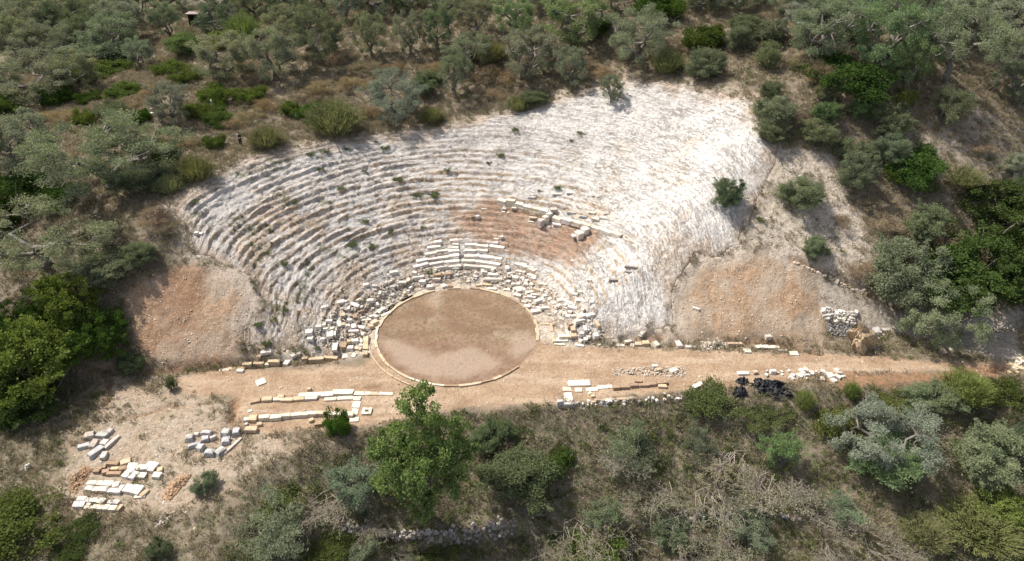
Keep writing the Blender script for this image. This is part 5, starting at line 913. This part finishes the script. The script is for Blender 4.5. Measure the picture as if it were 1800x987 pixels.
x, y, z = at(8, 752); o = stone_at(x, y, 1.6, .25, .12, -35, 'c', 'wooden_plank', sink=0); o.data = o.data.copy(); o.data.materials.clear(); o.data.materials.append(M_WOOD); tag(o, 'pale wooden plank lying at the left edge', 'plank')
for (px, py, L, lab) in [(272,206,1.2,'white rock in the grass left of the grey olive, larger of two'),(268,196,.8,'white rock behind the larger one left of the grey olive'),(1587,218,.8,'pale rock between the olive bushes on the right')]:
    x, y, z = at(px, py); o = stone_at(x, y, L, L * .6, L * .5, 20, 'w', 'field_rock', kind=BOULD); tag(o, lab, 'rock')
# rock pillar: an undercut upright crag of orange brown conglomerate
x, y, z = at(1512, 612); bm = bmesh.new(); bmesh.ops.create_icosphere(bm, subdivisions=5, radius=1.0)
for v in bm.verts:
    c = v.co.copy(); n_ = float(fbm(np.array([c.x * 1.6 + c.z]), np.array([c.y * 1.6 + 3 + c.z * .7]), 701, 4)[0]); c *= 1 + .75 * n_ + .26 * float(fbm(np.array([c.x * 5 + c.z * 3]), np.array([c.y * 5 + c.z * 2]), 703, 2)[0]); zz = c.z
    s_ = 1.0 - .45 * max(zz, 0) - (.25 if zz > .6 else 0); v.co = Vector((c.x * 1.35 * s_ - .5 * zz, c.y * 1.0 * s_, (zz + .75) * 1.7))
me_ = bpy.data.meshes.new('rock_pillar'); bm.to_mesh(me_); bm.free(); me_.materials.append(m_plain('orange_conglomerate', (0.34, 0.23, 0.13), (0.52, 0.41, 0.28), 3.5, .95, 1.0)); o = link('rock_pillar', me_); o.location = (x, y, z - .2); tag(o, 'ragged orange brown rock pillar standing beside the right track', 'rock')
# hut among the trees
x, y, z = at(352, 42); hut = thing('field_hut', 'small dark hut with a pale roof edge in the upper left wood', 'hut', (x, y, float(surf(x, y)[0])))
M_HUT = m_plain('dark_hut_boards', (0.05, 0.042, 0.036), (0.09, 0.075, 0.065), 4.0); M_ROOF = m_plain('faded_roof', (0.30, 0.235, 0.21), (0.40, 0.33, 0.30), 2.0)
def box(name, parent, c, s_, mat_):
    bm = bmesh.new(); bmesh.ops.create_cube(bm, size=1.0); bmesh.ops.bevel(bm, geom=list(bm.edges), offset=.02, segments=1, affect='EDGES'); me_ = bpy.data.meshes.new(name); bm.to_mesh(me_); bm.free(); me_.materials.append(mat_); o = link(name, me_, parent); o.location = c; o.scale = s_; return o
for nm, c, s_, mt in (('back_wall', (0, 1.0, .9), (3.4, .2, 2.0), M_HUT), ('side_wall', (-1.6, 0, .85), (.2, 1.8, 1.9), M_HUT), ('side_wall', (1.6, 0, .85), (.2, 1.8, 1.9), M_HUT), ('roof', (0, .1, 1.95), (3.9, 2.6, .14), M_ROOF), ('front_rail', (0, -1.0, .7), (3.2, .12, .12), M_HUT), ('post', (-1.5, -1.0, .85), (.14, .14, 2.0), M_HUT), ('post', (1.5, -1.0, .85), (.14, .14, 2.0), M_HUT)): box(nm, hut, c, s_, mt)
# white survey tripod
x, y, z = at(374, 192); tp = thing('survey_tripod', 'small white tripod standing behind the bright green mounds', 'tripod', (x, y, float(surf(x, y)[0])))
for i in range(3):
    a = 2.1 * i + .4; V, F = tube([(math.cos(a) * .38, math.sin(a) * .38, -.05), (math.cos(a) * .03, math.sin(a) * .03, 1.3)], [.035, .03], 6); link('leg', mesh_np('leg', V, F, True, None, M_WHITE), tp)
box('head_plate', tp, (0, 0, 1.33), (.18, .18, .08), M_WHITE)

# ------------------------------------------------------------------ person
def skin_mesh(name, J, E_, rad, mat_, sub=2):
    me_ = bpy.data.meshes.new(name); me_.from_pydata(J, E_, []); o = link(name, me_); me_.materials.append(mat_)
    md = o.modifiers.new('skin', 'SKIN'); md.use_smooth_shade = True
    for i, v in enumerate(me_.skin_vertices[0].data): v.radius = (rad[i], rad[i]); v.use_root = i == 0
    sb = o.modifiers.new('sub', 'SUBSURF'); sb.levels = sub; sb.render_levels = sub; return o
x, y, z = at(424, 258); z = float(surf(x, y)[0])
J = [(0,0,.93),(0,.01,1.12),(0,.02,1.34),(0,.0,1.47),(0,-.02,1.56),(0,-.03,1.66),(-.10,0,.88),(-.12,-.03,.48),(-.13,.02,.09),(-.13,-.13,.05),(.10,0,.88),(.13,-.02,.48),(.15,.03,.09),(.16,-.12,.05),(-.19,.02,1.40),(-.27,-.02,1.14),(-.22,-.20,1.02),(.19,.02,1.40),(.27,.0,1.14),(.20,-.22,1.06),(-.21,-.26,1.00),(.18,-.29,1.05)]
E_ = [(0,1),(1,2),(2,3),(3,4),(4,5),(0,6),(6,7),(7,8),(8,9),(0,10),(10,11),(11,12),(12,13),(2,14),(14,15),(15,16),(2,17),(17,18),(18,19),(16,20),(19,21)]
rad = [.14,.13,.15,.055,.085,.095,.095,.065,.045,.04,.095,.065,.045,.04,.065,.048,.035,.065,.048,.035,.035,.035]
for s_, base in ((-1, 20), (1, 21)):
    bx, by, bz = J[base]
    for k in range(5):
        i = len(J); off = (k - 1.5) * .018 if k < 4 else -s_ * .045 * -1
        if k < 4: J += [(bx + off, by - .04, bz - .005), (bx + off, by - .075 + abs(k - 1.4) * .008, bz - .03)]
        else: J += [(bx - s_ * .04, by - .01, bz), (bx - s_ * .05, by - .04, bz - .015)]
        E_ += [(base, i), (i, i + 1)]; rad += [.0095, .008]
M_SKINP = m_plain('skin', (0.42, 0.27, 0.20), (0.46, 0.30, 0.22), 5.0, .6, .05); M_NAVY = m_plain('navy_cloth', (0.02, 0.022, 0.045), (0.035, 0.038, 0.07), 6.0); M_TROUS = m_plain('dark_trousers', (0.035, 0.03, 0.028), (0.06, 0.052, 0.046), 6.0); M_HAIR = m_plain('dark_hair', (0.02, 0.016, 0.013), (0.04, 0.03, 0.025), 9.0)
body = skin_mesh('person', J, E_, rad, M_SKINP); body.location = (x, y, z); body.rotation_euler = (0, 0, R(-25)); tag(body, 'standing person in navy top and dark trousers at the seating rim', 'person')
def cloth(nm, idx, edges, rr, mat_):
    o = skin_mesh(nm, [J[i] for i in idx], edges, rr, mat_, 1); o.parent = body; return o
cloth('shirt', [0,1,2,14,15,17,18], [(0,1),(1,2),(2,3),(3,4),(2,5),(5,6)], [.165,.155,.17,.085,.068,.085,.068], M_NAVY)
cloth('trousers', [0,6,7,8,10,11,12], [(0,1),(1,2),(2,3),(0,4),(4,5),(5,6)], [.16,.115,.085,.07,.115,.085,.07], M_TROUS)
bm = bmesh.new(); bmesh.ops.create_icosphere(bm, subdivisions=3, radius=.115)
for v in bm.verts:
    if v.co.y < -.02 and v.co.z < .03: v.co.y = -.02 + (v.co.y + .02) * .1
me_ = bpy.data.meshes.new('hair'); bm.to_mesh(me_); bm.free(); me_.materials.append(M_HAIR); o = link('hair', me_, body); o.location = (0, .0, 1.675)
for nm, c, s_ in (('eye', (-.035, -.125, 1.655), .012), ('eye', (.035, -.125, 1.655), .012), ('nose', (0, -.135, 1.625), .016), ('mouth', (0, -.122, 1.585), .016), ('ear', (-.098, -.02, 1.64), .022), ('ear', (.098, -.02, 1.64), .022)):
    bm = bmesh.new(); bmesh.ops.create_icosphere(bm, subdivisions=1, radius=s_); me_ = bpy.data.meshes.new(nm); bm.to_mesh(me_); bm.free(); me_.materials.append(M_HAIR if nm == 'eye' else M_SKINP); o = link(nm, me_, body); o.location = c
box('bag_strap', body, (-.17, .0, 1.22), (.05, .34, .55), M_WHITE)

# ------------------------------------------------------------------ the wood goes on beyond the part in view
rg = np.random.default_rng(901); n = 1500; x = rg.uniform(-170, 190, n); y = rg.uniform(-30, 220, n); z = Hb(x, y)
dep = (y - CAM[1]) * math.cos(PITCH) - (z - CAM[2]) * math.sin(PITCH); upc = (y - CAM[1]) * math.sin(PITCH) + (z - CAM[2]) * math.cos(PITCH)
px = 900 + FPX * (x - CAM[0]) / dep; py = 493.5 - FPX * upc / dep
ok = ((py < -8) | (px < -130) | (px > 1930)) & (y > 4); x, y = x[ok], y[ok]
wood = bpy.data.collections.new('far_olive')
for tm, cm in OLIVE[:4]:
    for m_, c_ in ((cm, (0.25, 0.272, 0.195)),):
        o = bpy.data.objects.new('far_olive', m_); o.color = (*c_, 1); wood.objects.link(o)
gn_scatter('far_wood', 'olive wood covering the hillside beyond the theatre', x, y, rg.uniform(4.2, 6.5, len(x)), wood, .05, 9)
